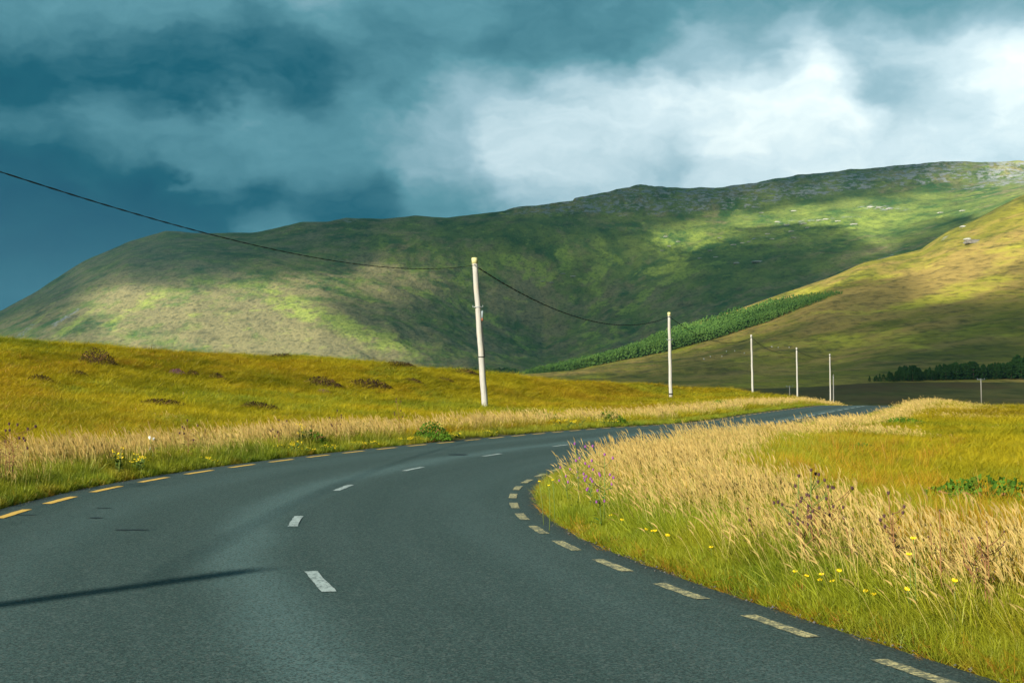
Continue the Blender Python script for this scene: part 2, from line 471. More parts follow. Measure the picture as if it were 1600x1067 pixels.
# ------------------------------------------------------------------ surface masks on the terrain
def blobs(px, py, lst):
    s = 0
    for x, y, w, h, a, v in lst:
        c, n = math.cos(math.radians(a)), math.sin(math.radians(a))
        u = (px - x) * c + (py - y) * n; t = -(px - x) * n + (py - y) * c
        s = s + v * np.exp(-(u / w) ** 2 - (t / h) ** 2)
    return s
isM = RG > 1900
far_n = fbm(XG / 90, YG / 90, 4, 81)
veins = fbm(arc / 160 + .8 * fbm(XG / 200, YG / 200, 3, 84), RG / 330, 4, 85, True)
lush = blobs(PXG, PYG, [(520,500,110,14,22,1.1),(590,525,70,12,15,.9),(450,485,40,10,20,1.0),(230,470,40,9,-25,.8),(180,500,40,6,-30,.7),
        (110,510,50,5,-35,.9),(60,500,40,4,-35,.7),(600,385,12,30,-35,.5),(650,395,60,8,-20,.5),(350,445,120,10,10,.4),(680,470,60,10,25,.5),
        (780,560,150,10,0,.35),(1150,380,260,40,-5,.35),(1350,345,160,25,-8,.45),(640,545,120,14,0,.4)]) * isM
lush = lush + 1.5 * isM * sstep(.5, .75, veins) * blobs(PXG, PYG, [(860,480,150,70,0,.9),(820,430,200,50,0,.5),(1050,420,90,60,-30,.5),(900,540,60,25,0,.6)])
lush = lush + (~isM) * hill * (sstep(-.05, .5, fbm(XG / 70 + 3, YG / 160, 4, 91)) * .75 + blobs(PXG, PYG, [(1340,535,90,14,-8,.8),(1450,470,160,12,-14,.5),(1540,440,100,14,-18,.6),(1250,458,60,6,-20,.5)]))
rock = isM * crag * (.74 + .9 * fbm(arc / 110, ZG / 16, 4, 95))
rock = rock + blobs(PXG, PYG, [(1590,280,60,12,0,.9),(1520,292,50,8,-8,.6),(1380,325,50,5,3,.75),(1180,338,50,3,-5,.4),(1240,350,60,10,-5,.4),(1180,375,50,10,-10,.42),
        (1310,340,60,5,-3,.4),(545,345,22,4,0,1.0),(100,498,34,4,-33,1.0),(40,517,30,4,-40,.9),(1380,405,40,5,-28,.8),(1100,285,40,4,0,.3),(1250,300,60,8,0,.3)]) * isM
rock = rock + blobs(PXG, PYG, [(1475,372,12,6,-30,.6),(1520,378,12,3,0,.8)]) * (~isM) * hill
heath = .5 + .6 * far_n + blobs(PXG, PYG, [(450,520,260,50,10,.45),(150,450,120,40,-30,.1),(620,440,60,40,20,.3),(1480,430,180,30,-20,.5),(1400,480,200,20,-10,.4),(830,470,60,40,0,.35),(1100,400,150,40,0,-.4),(1350,330,200,40,0,-.6),(850,370,200,30,0,-.3)])
heath = np.clip(heath, 0, 1)

nR, nC = ZG.shape
def strip_mesh(name, i0, i1):
    ii = np.arange(i0, i1 + 1)
    v = np.stack([XG[ii], YG[ii], ZG[ii]], -1).reshape(-1, 3)
    n = len(ii)
    a = (np.arange(n - 1)[:, None] * nC + np.arange(nC - 1)[None]).ravel()
    f = np.stack([a, a + 1, a + 1 + nC, a + nC], 1)[:, ::-1]
    if i0 == 0:
        v = np.concatenate([v, [[0, 0, ZG[0].mean()]]])
    me = np_mesh(name, v, f)
    ex = [] if i0 else [0]
    for nm, A in (('lush', lush), ('rock', rock), ('heath', heath), ('edge', ad_full)):
        fattr(me, nm, np.concatenate([A[ii].ravel(), ex]))
    return me

# ---- materials of the ground
gm, t = new_mat('moor_ground')
p = t.pos()
nA = t.noise(t.vmath('MULTIPLY', p, (.12, .05, .3)), 1, 6, .6)
nB = t.noise(t.vmath('MULTIPLY', p, (.02, .012, .1)), 1, 5, .6)
nC_ = t.noise(p, 6, 5, .65)
c = t.mix(t.ramp(nA, [(.36, 0), (.62, 1)]), (.055, .062, .012), (.13, .115, .03))
c = t.mix(t.ramp(nB, [(.45, 0), (.6, .8)]), c, (.10, .058, .024))
c = t.mix(t.ramp(nC_, [(.4, 0), (.65, .6)]), c, (.05, .06, .012))
edge = t.attr('edge')
c = t.mix(t.ramp(edge, [(0.0, 1), (.35, 0)]), c, t.mix(nC_, (.04, .035, .02), (.10, .075, .03)))
t.out(t.principled(c, .95, t.bump(nC_, .6, .05), .1))

def hill_mat(name, g0, g1, h0, h1, l0, l1):
  m, t = new_mat(name)
  p = t.pos()
  pv = t.vmath('MULTIPLY', p, (1, .45, 1))
  n1 = t.noise(pv, .012, 7, .62); n2 = t.noise(pv, .05, 6, .6); n3 = t.noise(t.vmath('MULTIPLY', p, (1, .3, 1.4)), .16, 4, .6)
  n2b = t.noise(t.vmath('MULTIPLY', p, (1, .35, 1.2)), .045, 7, .68); heath_a = t.attr('heath'); lush_a = t.attr('lush'); rock_a = t.attr('rock')
  c = t.mix(t.ramp(n1, [(.38, 0), (.62, 1)]), g0, g1)
  hf = t.math('MULTIPLY', t.ramp(t.math('ADD', heath_a, t.math('SUBTRACT', t.math('MULTIPLY', n2, 1.4), .7)), [(.35, 0), (.75, 1)]), .85)
  c = t.mix(hf, c, t.mix(n3, h0, h1))
  lf = t.ramp(t.math('MULTIPLY', lush_a, t.ramp(n2b, [(.36, .0), (.64, 1.5)])), [(.18, 0), (.95, 1)])
  c = t.mix(t.math('MULTIPLY', lf, .74), c, t.mix(n3, l0, l1))
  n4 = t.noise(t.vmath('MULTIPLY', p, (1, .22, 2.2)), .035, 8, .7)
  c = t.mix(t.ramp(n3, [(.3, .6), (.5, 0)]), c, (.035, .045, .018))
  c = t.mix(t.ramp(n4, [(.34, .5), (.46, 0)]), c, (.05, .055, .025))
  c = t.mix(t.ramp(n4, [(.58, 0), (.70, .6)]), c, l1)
  rf = t.ramp(t.math('MULTIPLY', rock_a, t.ramp(t.noise(t.vmath('MULTIPLY', p, (1, .6, 2.2)), .06, 7, .7), [(.44, .0), (.66, 1.5)])), [(.30, 0), (.62, 1)])
  c = t.mix(rf, c, t.mix(n3, (.13, .15, .145), (.46, .47, .44)))
  t.out(t.principled(c, .95, t.bump(t.math('ADD', t.math('MULTIPLY', n2, .5), t.math('MULTIPLY', n3, .6)), .7, 4), .08))
  return m
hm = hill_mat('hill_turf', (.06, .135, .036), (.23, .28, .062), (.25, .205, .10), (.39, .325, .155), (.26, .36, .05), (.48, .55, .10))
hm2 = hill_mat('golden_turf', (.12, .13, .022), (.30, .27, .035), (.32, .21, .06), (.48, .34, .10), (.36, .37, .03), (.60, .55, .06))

i1 = int(np.searchsorted(R, 560)); i2 = int(np.searchsorted(R, 1896))
link('ground', strip_mesh('ground', 0, i1), gm, kind='structure')
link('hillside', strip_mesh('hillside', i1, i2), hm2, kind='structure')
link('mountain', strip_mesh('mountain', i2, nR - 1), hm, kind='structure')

# ------------------------------------------------------------------ road
lat = np.concatenate([[LE - .0], np.linspace(LE + .06, RE - .06, 22), [RE]])
ss = np.concatenate([np.arange(S_of_Y(-30), S_of_Y(60), .25), np.arange(S_of_Y(60), S_of_Y(290), 1.0)])
yy = Y_of_S(ss); hh = RH(yy); zz = RZ(yy)
jag = .05 * fbm(ss / .35, ss * 0, 4, 101); jag2 = .05 * fbm(ss / .35, ss * 0 + 50, 4, 103)
LT = np.tile(lat, (len(ss), 1)); LT[:, 0] += jag - .04; LT[:, -1] += jag2 + .04
vx = RX(yy)[:, None] + LT * np.cos(hh)[:, None]; vy = yy[:, None] - LT * np.sin(hh)[:, None]
vz = zz[:, None] + 0 * LT + .012
vz[:, 0] -= .03; vz[:, -1] -= .03
nl = len(lat)
a = (np.arange(len(ss) - 1)[:, None] * nl + np.arange(nl - 1)[None]).ravel()
rme = np_mesh('road', np.stack([vx, vy, vz], -1).reshape(-1, 3), np.stack([a, a + 1, a + 1 + nl, a + nl], 1))
fattr(rme, 'lat', LT.ravel()); fattr(rme, 'along', np.repeat(ss, nl))
am, t = new_mat('asphalt')
la = t.attr('lat'); al = t.attr('along'); p = t.pos()
agg = t.noise(p, 85, 3, .7); agg2 = t.noise(p, 60, 3, .65)
vor = t.n('ShaderNodeTexVoronoi', ins={'Vector': p, 'Scale': 60}).outputs['Color']
vs = t.n('ShaderNodeSeparateColor', ins={0: vor}).outputs[0]
big = t.noise(p, .5, 5, .6)
uvv = t.n('ShaderNodeCombineXYZ', ins={0: la, 1: t.math('MULTIPLY', al, .05), 2: 0.0}).outputs[0]
tr = t.noise(uvv, 2.2, 5, .55)
base = t.mix(big, (.013, .042, .038), (.021, .055, .050))
base = t.mix(t.ramp(tr, [(.4, 0), (.68, .75)]), base, (.040, .078, .074))
def band(c0, w, amt):
    wob = t.math('ADD', la, t.math('MULTIPLY', t.math('SUBTRACT', t.noise(p, .35, 2), .5), .5))
    d = t.math('DIVIDE', t.math('SUBTRACT', wob, c0), w)
    return t.math('MULTIPLY', t.math('POWER', .5, t.math('MULTIPLY', d, d)), amt)
f = t.math('ADD', band(-.42, .26, .95), t.math('ADD', band(1.75, .3, .22), band(-2.1, .3, .3)))
base = t.mix(t.math('MINIMUM', f, 1.0), base, (.080, .150, .148))
ef = t.ramp(t.math('ABSOLUTE', t.math('ADD', la, .36)), [(2.8, 0), (3.1, 1)])   # ragged dark margins
edf = t.math('SUBTRACT', t.math('ABSOLUTE', t.math('ADD', la, .36)), 2.72)
base = t.mix(t.math('MULTIPLY', t.math('MULTIPLY', edf, 4, clamp=True), .8), base, (.020, .030, .028))
spk = t.ramp(vs, [(.72, 0), (1, 1)])
base = t.mix(t.math('MULTIPLY', t.ramp(agg, [(.44, 0), (.66, 1)]), .8), base, (.095, .150, .135))
base = t.mix(t.math('MULTIPLY', t.ramp(agg2, [(.52, 0), (.36, 1)]), .7), base, (.009, .020, .018))
base = t.mix(t.math('MULTIPLY', spk, .35), base, (.17, .20, .18))
bh = t.math('ADD', agg, t.math('MULTIPLY', vs, .6))
t.out(t.principled(base, .82, t.bump(bh, .7, .008), .3))
link('road', rme, am, kind='structure')

def paint(name, col, wear):
    m, t = new_mat(name); p = t.pos()
    a = t.noise(p, 45, 4, .7); b = t.noise(p, 9, 3, .6)
    w = t.ramp(t.math('ADD', t.math('MULTIPLY', a, .7), t.math('MULTIPLY', b, .3)), [(wear - .05, 1), (wear + .05, 0)])
    c = t.mix(t.math('MULTIPLY', w, .9), col, (.045, .07, .065))
    c = t.mix(t.math('MULTIPLY', b, .25), c, tuple(x * .6 for x in col))
    t.out(t.principled(c, .7, t.bump(a, .5, .004), .3))
    return m
yel = paint('yellow_paint', (.74, .46, .09), .38)
yel2 = paint('worn_yellow_paint', (.62, .54, .26), .53)
wht = paint('white_paint', (.42, .50, .48), .46)
def dash(s0, s1, lt, w, mat, seed):
    r_ = random.Random(seed); b = MB(); n = 8
    L, Rr = [], []
    for i in range(n + 1):
        s = s0 + (s1 - s0) * i / n
        j = lambda: r_.uniform(-.006, .006)
        L.append(road_pt(s + (j() * 2 if i in (0, n) else 0), lt - w / 2 + j(), .017)); Rr.append(road_pt(s, lt + w / 2 + j(), .017))
    v = L + Rr
    v2 = [(x, y, z - .003) for x, y, z in v]
    f = [(i, i + n + 1, i + n + 2, i + 1) for i in range(n)]
    b.v = v; b.f = [q[::-1] if False else q for q in f]
    return b
road_marks = []
def mark_line(y0, y1, lt, period, length, w, mat, phase_y, label, group, skip=lambda s: False):
    sphase = float(S_of_Y(phase_y)); out = []
    s = sphase + period * math.ceil((float(S_of_Y(y0)) - sphase) / period)
    while s < S_of_Y(y1):
        me = dash(s - length / 2, s + length / 2, lt, w, mat, int(s * 10)).mesh('road_marking', False)
        out.append((s, me)); s += period
    for i, (s, me) in enumerate(out):
        link('road_marking', me, mat, label=label, cat='road marking', group=group)
mark_line(6.2, 105, LL, 1.62, .95, .105, yel, 15.45, 'short yellow dash painted along the outer left edge of the road, next to the bank', 'yellow dashes along the left road edge')
mark_line(3.5, 105, RL, 1.48, .80, .095, yel2, 8.95, 'worn pale yellow dash painted on the inside of the bend, beside the tall verge grass', 'worn yellow dashes along the right road edge')
wl = [(10.05,'white centre dash nearest the camera, slanting and chipped'),(14.45,'second white centre dash up the road, short and upright'),
      (19.1,'third white centre dash, slanting right into the bend'),(23.3,'fourth white centre dash, thin and foreshortened in the bend'),
      (27.9,'fifth white centre dash, a faint sliver beyond the dark road stain'),(32.2,'faint sixth white centre dash almost hidden by the verge grass tips')]
for y_, lab in wl:
    s = float(S_of_Y(y_)); me = dash(s - .54, s + .54, .06 if y_ < 11 else 0, .095, wht, int(y_ * 7)).mesh('road_marking', False)
    link('road_marking', me, wht, label=lab, cat='road marking', group='white dashes along the road centre')
s = float(S_of_Y(54))
while s < S_of_Y(104):
    me = dash(s, s + 3.2, .0, .12, wht, int(s)).mesh('road_marking', False)
    link('road_marking', me, wht, label='long thin white centre dash on the far stretch of road near its crest', cat='road marking', group='white centre dashes on the far road')
    s += 4.6
# tar patches and oil stains lying on the road
tar = simple('tar', (.012, .02, .021), .6)
for i, (px, py, a_, b_, rz, lab) in enumerate([(150,820,.07,.02,.1,'small black tar blot on the left lane, the lower of two'),(162,804,.09,.012,.0,'thin black tar streak on the left lane, the upper of two'),
         (205,840,.16,.02,-.1,'faint dark stain on the left lane, right of the tar blots'),(716,716,.2,.09,0,'dark round stain beyond the fourth centre dash'),(35,815,.16,.012,-.05,'faint dark scratch beside the nearest left yellow dash')]):
    x, y = on_ray(px, py, 4, 60)
    b = MB(); n = 18; r_ = random.Random(i)
    pts = [(x + a_ * (1 + r_.uniform(-.25, .25)) * math.cos(2 * PI * k / n + rz), y + b_ * 3 * (1 + r_.uniform(-.3, .3)) * math.sin(2 * PI * k / n), .0155 + hz(0, -20) * 0) for k in range(n)]
    b.add(pts + [(x, y, .0155)], [(k, (k + 1) % n, n) for k in range(n)])
    b.build('road_stain', tar, smooth=False, label=lab, cat='stain')

# ------------------------------------------------------------------ clouds that shade the hills (outside the frame, overhead)
MSH = [(0,480,.75),(60,500,.45),(100,450,.65),(130,500,.15),(200,400,.6),(300,390,.8),(260,425,.65),(370,420,.65),(250,470,.1),(400,470,0),(300,520,.05),
 (500,440,.1),(600,440,.3),(500,520,0),(450,385,.9),(600,370,.95),(550,420,.45),(650,465,.45),(640,500,.9),(700,510,.9),(600,490,.65),(650,545,.4),(560,550,.25),(740,560,.7),
 (700,370,.95),(800,380,.95),(850,450,.95),(780,480,.9),(870,540,.85),(950,430,.8),(950,370,.45),(800,560,.7),(900,500,.9),
 (900,325,1),(1000,320,.97),(1100,320,.97),(1200,305,.95),(1300,290,.9),(1400,285,.7),(1500,275,.45),(1590,275,.2),(600,345,.95),(750,345,.95),
 (1000,360,.7),(1030,380,.15),(1100,345,.45),(1150,350,.05),(1250,345,0),(1350,340,0),(1450,330,0),(1000,410,.45),(1060,395,.3),(1120,410,.85),(1200,415,1),
 (1260,420,.9),(1200,440,.9),(1100,450,.85),(1300,400,.4),(1380,370,.1),(1430,385,.8),(1000,480,.85),(1580,310,0)]
SSH = [(1150,515,.0),(1050,545,.05),(960,572,.2),(1240,475,0),(1000,545,0),(1100,500,0),(1250,455,0),(1350,430,0),(1450,400,0),(1550,350,0),(1590,420,0),(1500,450,.05),(1400,455,.1),(1340,485,.6),(1250,500,.6),(1200,530,.8),
 (1100,550,.75),(1400,485,.3),(1330,520,.3),(1400,525,.15),(1480,500,.5),(1590,490,.95),(1550,520,.9),(1450,560,.75),(1300,570,.7),(1100,580,.75),(950,585,.7),(1000,595,.7),
 (1300,600,.7),(1500,610,.8),(1590,600,.7),(1330,540,.5),(850,580,.5)]
def shep(px, py, lst, s=24):
    n = 0; d = 1e-9
    for x, y, v in lst:
        w = np.exp(-(((px - x) / (s * 1.5)) ** 2 + ((py - y) / s) ** 2)) + 1e-7 / (((px - x) / 1.5) ** 2 + (py - y) ** 2 + 1)
        n = n + w * v; d = d + w
    return n / d
HC = 1300.0
cx = np.arange(-4200, 1500, 32.0); cy = np.arange(-3200, 2430, 32.0)
CX, CY = np.meshgrid(cx, cy)
OP = np.zeros(CX.shape); done = np.zeros(CX.shape, bool)
tanE = math.tan(SUN_EL)
for st in range(0, 230):
    hgt = HC - 50 - st * 6.0
    dd = (HC - hgt) / tanE
    X = CX + TX * dd; Y = CY + TY * dd
    hit = (~done) & (height(X, Y) >= hgt)
    if hit.any():
        px, py = to_px(X[hit], Y[hit], hgt)
        r_ = np.hypot(X[hit], Y[hit])
        v = np.where(r_ > 1900, shep(px, py, MSH), shep(px, py, SSH))
        v = np.where(np.abs(px - 800) > 1300, .3, v)
        v = sstep(.12, .68, v) * sstep(300, 430, r_) * (Y[hit] > 100)
        OP[hit] = v; done |= hit
nz = fbm(CX / 240, CY / 240, 5, 111)
OP = np.clip(OP + .18 * nz * (OP > .02) * (OP < .9), 0, 1) * .94
for _ in range(2):
    OP[1:-1, 1:-1] = (OP[1:-1, 1:-1] * 2 + OP[:-2, 1:-1] + OP[2:, 1:-1] + OP[1:-1, :-2] + OP[1:-1, 2:]) / 6
OP[0] = OP[-1] = 0; OP[:, 0] = OP[:, -1] = 0
ny, nx = OP.shape
bump_ = fbm(CX / 130, CY / 130, 4, 121)
top = HC + OP * (150 + 60 * bump_); bot = HC - OP * (35 + 15 * bump_)
a = (np.arange(ny - 1)[:, None] * nx + np.arange(nx - 1)[None]).ravel()
q = np.stack([a, a + 1, a + 1 + nx, a + nx], 1)
keep = OP.ravel()[q].max(1) > .015
q = q[keep]
V = np.concatenate([np.stack([CX, CY, top], -1).reshape(-1, 3), np.stack([CX, CY, bot - .5], -1).reshape(-1, 3)])
fq = np.concatenate([q, q[:, ::-1] + ny * nx])
used = np.unique(fq); remap = np.full(len(V), -1); remap[used] = np.arange(len(used))
cme = np_mesh('clouds', V[used], remap[fq])
fattr(cme, 'dens', (1 - np.sqrt(1 - np.tile(OP.ravel(), 2)))[used])
cm, t = new_mat('cloud_vapour')
df = t.n('ShaderNodeBsdfDiffuse', ins={0: (.8, .82, .85)}); tl = t.n('ShaderNodeBsdfTranslucent', ins={0: (.16, .17, .19)})
ms = t.n('ShaderNodeMixShader', ins={0: .4, 1: df.outputs[0], 2: tl.outputs[0]})
tp = t.n('ShaderNodeBsdfTransparent')
m2 = t.n('ShaderNodeMixShader', ins={0: t.attr('dens'), 1: tp.outputs[0], 2: ms.outputs[0]})
t.out(m2.outputs[0])
link('clouds', cme, cm, kind='structure')

# ------------------------------------------------------------------ grass
protos = []
pcol = bpy.data.collections.new('grass_tufts')        # source tufts, only ever instanced
def blade_mesh(seed, n, R_, h0, h1, wid, lean, arch, heads=0, hh0=.5, hh1=.7, seg=3, headw=.009, headl=.11, wind=.06):
    r_ = random.Random(seed); v = []; f = []; hv = []; kv = []
    def strip(x, y, L, w, az, ln, ar, k, seg):
        dx, dy = math.cos(az) * ln - wind * L, math.sin(az) * ln
        fa = r_.uniform(0, PI); cx_, cy_ = math.cos(fa) * w / 2, math.sin(fa) * w / 2
        b = len(v)
        for i in range(seg + 1):
            t = i / seg
            px = x + dx * (t + ar * t * t); py = y + dy * (t + ar * t * t); pz = L * (t - .35 * ar * t * t * t)
            ww = (1 - t) ** .6 if k == 0 else 1.0
            if i < seg or k:
                v.append((px - cx_ * ww, py - cy_ * ww, pz)); v.append((px + cx_ * ww, py + cy_ * ww, pz)); hv.extend((t, t)); kv.extend((k, k))
            else:
                v.append((px, py, pz)); hv.append(1); kv.append(k)
        for i in range(seg - 1): f.append((b + 2 * i, b + 2 * i + 1, b + 2 * i + 3, b + 2 * i + 2))
        if k: f.append((b + 2 * seg - 2, b + 2 * seg - 1, b + 2 * seg + 1, b + 2 * seg))
        else: f.append((b + 2 * seg - 2, b + 2 * seg - 1, b + 2 * seg))
        return px, py, pz, dx, dy
    for i in range(n):
        a = r_.uniform(0, 2 * PI); q = R_ * math.sqrt(r_.random())
        strip(q * math.cos(a), q * math.sin(a), r_.uniform(h0, h1), wid * r_.uniform(.7, 1.3), r_.uniform(0, 2 * PI) if r_.random() < .4 else a, lean * r_.uniform(.3, 1.5), arch * r_.uniform(.3, 1.4), 0, seg)
    for i in range(heads):
        a = r_.uniform(0, 2 * PI); q = R_ * math.sqrt(r_.random()); L = r_.uniform(hh0, hh1)
        x, y, z, dx, dy = strip(q * math.cos(a), q * math.sin(a), L, wid * .45, a, lean * .5 * r_.uniform(.2, 1.4), .35, .5, 3)
        d = Vector((dx * 1.2 - .03, dy * 1.2 + r_.uniform(-.05, .05), L * .9)).normalized(); hl = headl * r_.uniform(.7, 1.4); hw = headw * r_.uniform(.7, 1.4)
        for fa in (0.3, 1.35, 2.4):
            fa += r_.uniform(-.3, .3); c = Vector((math.cos(fa), math.sin(fa), 0)) * hw / 2
            b = len(v); p0 = Vector((x, y, z)) - d * .02; p1 = p0 + d * hl * .35; p2 = p0 + d * hl * .7 + Vector((-.012, 0, -.004)); p3 = p0 + d * hl + Vector((-.03, 0, -.012))
            for p_ in (p0, p1 - c, p1 + c, p2 - c * .7, p2 + c * .7, p3): v.append(tuple(p_)); hv.append(1); kv.append(1)
            f.append((b, b + 1, b + 2)); f.append((b + 1, b + 3, b + 4, b + 2)); f.append((b + 3, b + 5, b + 4))
    me = bpy.data.meshes.new('grass_tuft'); me.from_pydata(v, [], f); me.update()
    fattr(me, 'h', hv); fattr(me, 'k', kv)
    return me
def proto(me, mat):
    o = bpy.data.objects.new('grass_tuft_%02d' % len(protos), me); me.materials.append(mat); pcol.objects.link(o); protos.append(o); return len(protos) - 1

def grass_mat(name, root, lo, hi, alt, tip, straw, patch=.12, trans=.35):
    """lo/hi: two blade colours mixed by noise over the field, alt: patches, tip, straw: stems and seed heads"""
    m, t = new_mat(name); p = t.pos()
    h = t.attr('h'); k = t.attr('k'); rnd = t.n('ShaderNodeObjectInfo').outputs['Random']
    tint = t.attr('tint', 'INSTANCER')
    a = t.noise(p, patch, 5, .6); b = t.noise(p, patch * 5, 3, .6)
    c = t.mix(t.ramp(t.math('ADD', t.math('MULTIPLY', a, .7), t.math('MULTIPLY', b, .3)), [(.42, 0), (.56, 1)]), lo, hi)
    c = t.mix(t.ramp(t.noise(t.vmath('MULTIPLY', p, (1, .6, 1)), patch * 2.3, 3, .6), [(.56, 0), (.66, .5)]), c, alt)
    c = t.mix(t.math('MULTIPLY', tint, .9), c, alt)
    c = t.mix(t.math('MULTIPLY', t.ramp(rnd, [(.5, 0), (1, 1)]), .45), c, tip)
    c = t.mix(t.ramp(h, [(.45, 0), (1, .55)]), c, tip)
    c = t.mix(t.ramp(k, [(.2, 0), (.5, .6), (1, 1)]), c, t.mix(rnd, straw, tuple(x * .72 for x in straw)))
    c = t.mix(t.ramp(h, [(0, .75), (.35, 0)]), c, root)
    d = t.n('ShaderNodeBsdfDiffuse', ins={0: c}); tr_ = t.n('ShaderNodeBsdfTranslucent', ins={0: c})
    g = t.n('ShaderNodeBsdfGlossy', ins={0: (.5, .5, .5), 1: .5})
    s1 = t.n('ShaderNodeMixShader', ins={0: trans, 1: d.outputs[0], 2: tr_.outputs[0]})
    s2 = t.n('ShaderNodeMixShader', ins={0: .03, 1: s1.outputs[0], 2: g.outputs[0]})
    t.out(s2.outputs[0]); return m
STRAW = (.72, .54, .19)
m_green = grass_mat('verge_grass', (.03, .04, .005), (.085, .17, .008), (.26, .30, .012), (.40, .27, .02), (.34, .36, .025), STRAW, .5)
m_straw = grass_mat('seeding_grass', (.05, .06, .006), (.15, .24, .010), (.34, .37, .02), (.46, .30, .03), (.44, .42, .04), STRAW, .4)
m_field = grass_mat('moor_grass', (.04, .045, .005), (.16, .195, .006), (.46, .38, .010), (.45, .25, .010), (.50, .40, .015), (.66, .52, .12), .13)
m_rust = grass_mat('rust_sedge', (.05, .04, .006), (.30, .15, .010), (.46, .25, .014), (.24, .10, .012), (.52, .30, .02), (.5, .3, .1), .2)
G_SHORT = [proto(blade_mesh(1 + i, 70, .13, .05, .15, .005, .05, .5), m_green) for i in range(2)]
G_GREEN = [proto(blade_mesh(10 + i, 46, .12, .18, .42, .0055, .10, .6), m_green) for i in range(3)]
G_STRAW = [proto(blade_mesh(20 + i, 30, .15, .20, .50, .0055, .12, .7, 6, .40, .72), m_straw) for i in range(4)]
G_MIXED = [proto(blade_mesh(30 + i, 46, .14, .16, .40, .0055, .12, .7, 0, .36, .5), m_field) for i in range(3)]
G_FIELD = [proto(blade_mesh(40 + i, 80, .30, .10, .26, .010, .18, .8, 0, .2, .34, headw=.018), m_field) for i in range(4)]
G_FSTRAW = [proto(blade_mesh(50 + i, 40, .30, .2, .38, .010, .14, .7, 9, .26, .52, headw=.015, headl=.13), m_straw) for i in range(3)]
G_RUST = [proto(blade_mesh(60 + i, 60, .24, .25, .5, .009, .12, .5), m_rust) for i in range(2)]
G_FGREEN = [proto(blade_mesh(70 + i, 80, .28, .15, .36, .012, .14, .6), m_green) for i in range(2)]

def scatter(n, r0, r1, pmin, pmax, power=1.0):
    """random points, evenly spread over the picture's depth: density falls with distance"""
    u = rng.random(n); e = power
    r = (r0 ** (2 - e) + u * (r1 ** (2 - e) - r0 ** (2 - e))) ** (1 / (2 - e))
    ph = pmin + (pmax - pmin) * rng.random(n)
    return r * np.sin(ph), r * np.cos(ph), r
PTS = []
def put_grass(X, Y, pool, sxy, sz, tint, tilt=.15):
    n = len(X)
    if n == 0: return
    idx = np.array(pool)[rng.integers(0, len(pool), n)]
    rot = np.stack([rng.normal(0, tilt, n), rng.normal(0, tilt, n) - .05, rng.uniform(-.6, .6, n)], 1)
    PTS.append((np.stack([X, Y, height(X, Y) - .02], 1), rot, np.stack([sxy, sxy, sz], 1), idx, tint))
def edge_dist(X, Y):
    d, q = road_coords(X, Y)
    return np.where(d > 0, d - RE, LE - d), d, q
PMN, PMX = -.50, .50
# nearest verge, inside of the bend
X, Y, r = scatter(150000, 4.5, 34, PMN, PMX, 1.15)
e, d, q = edge_dist(X, Y)
patch = fbm(X / 1.6, Y / 1.6, 3, 201); patch2 = fbm(X / 5, Y / 5, 3, 203)
keepd = rng.random(len(X))
tint = np.clip(.12 + patch2 * .9 + rng.normal(0, .12, len(X)), 0, 1)
right = d > 0
one = np.ones(len(X))
def sub(m): return X[m], Y[m]
rag = .07 * fbm(X / .5, Y / .5, 3, 207)
m = (e + rag > .05) & (e < .5) & (keepd < .7)
put_grass(*sub(m), G_SHORT, one[m] * rng.uniform(.6, 1.1, m.sum()), rng.uniform(.5, 1.2, m.sum()), tint[m] * .4)
m = (e > .18) & (e < .9) & (keepd < .45)
put_grass(*sub(m), G_GREEN, rng.uniform(.7, 1.1, m.sum()), rng.uniform(.4, .8, m.sum()) * sstep(.05, .9, e[m]) + .15, tint[m] * .5)
sw = (.16 + .84 * sstep(.25, 1.0, e)) * (1 - sstep(1.7, 2.9, e + 1.3 * patch2)) * np.clip(.36 + 2.4 * patch + np.where(right, .22, .12), .04, 1.3)
m = (e > .25) & (e < 9) & (keepd < .17 * np.clip(sw, 0, 1))
put_grass(*sub(m), G_STRAW, rng.uniform(.8, 1.25, m.sum()), rng.uniform(.55, .95, m.sum()) * (1 - .35 * sstep(2, 5, e[m])), tint[m])
m = (e > .5) & (e < 14) & (keepd > .55) & (keepd < .99)
put_grass(*sub(m), G_GREEN, rng.uniform(.8, 1.2, m.sum()), rng.uniform(.55, 1.05, m.sum()) * (1 - .5 * sstep(2.5, 6, e[m])), tint[m])
m = (e > 1.6) & (keepd > .3) & (keepd < .62)
put_grass(*sub(m), G_MIXED, rng.uniform(.9, 1.4, m.sum()), rng.uniform(.55, 1.0, m.sum()) * (1 - .45 * sstep(3, 7, e[m])), np.clip(tint[m] + .1, 0, 1))
stalky = sstep(.22, .36, X / np.maximum(Y, 1)) * right
m = (e > .9) & (e < 6) & (rng.random(len(X)) < .006 + .05 * stalky * (e < 3))
put_grass(*sub(m), G_RUST, rng.uniform(.5, .9, m.sum()), rng.uniform(.6, 1.25, m.sum()), tint[m])
m = (e + rag > .0) & (e < .22) & (rng.random(len(X)) < .25)
put_grass(*sub(m), G_RUST, rng.uniform(.3, .5, m.sum()), rng.uniform(.08, .2, m.sum()), tint[m], .5)
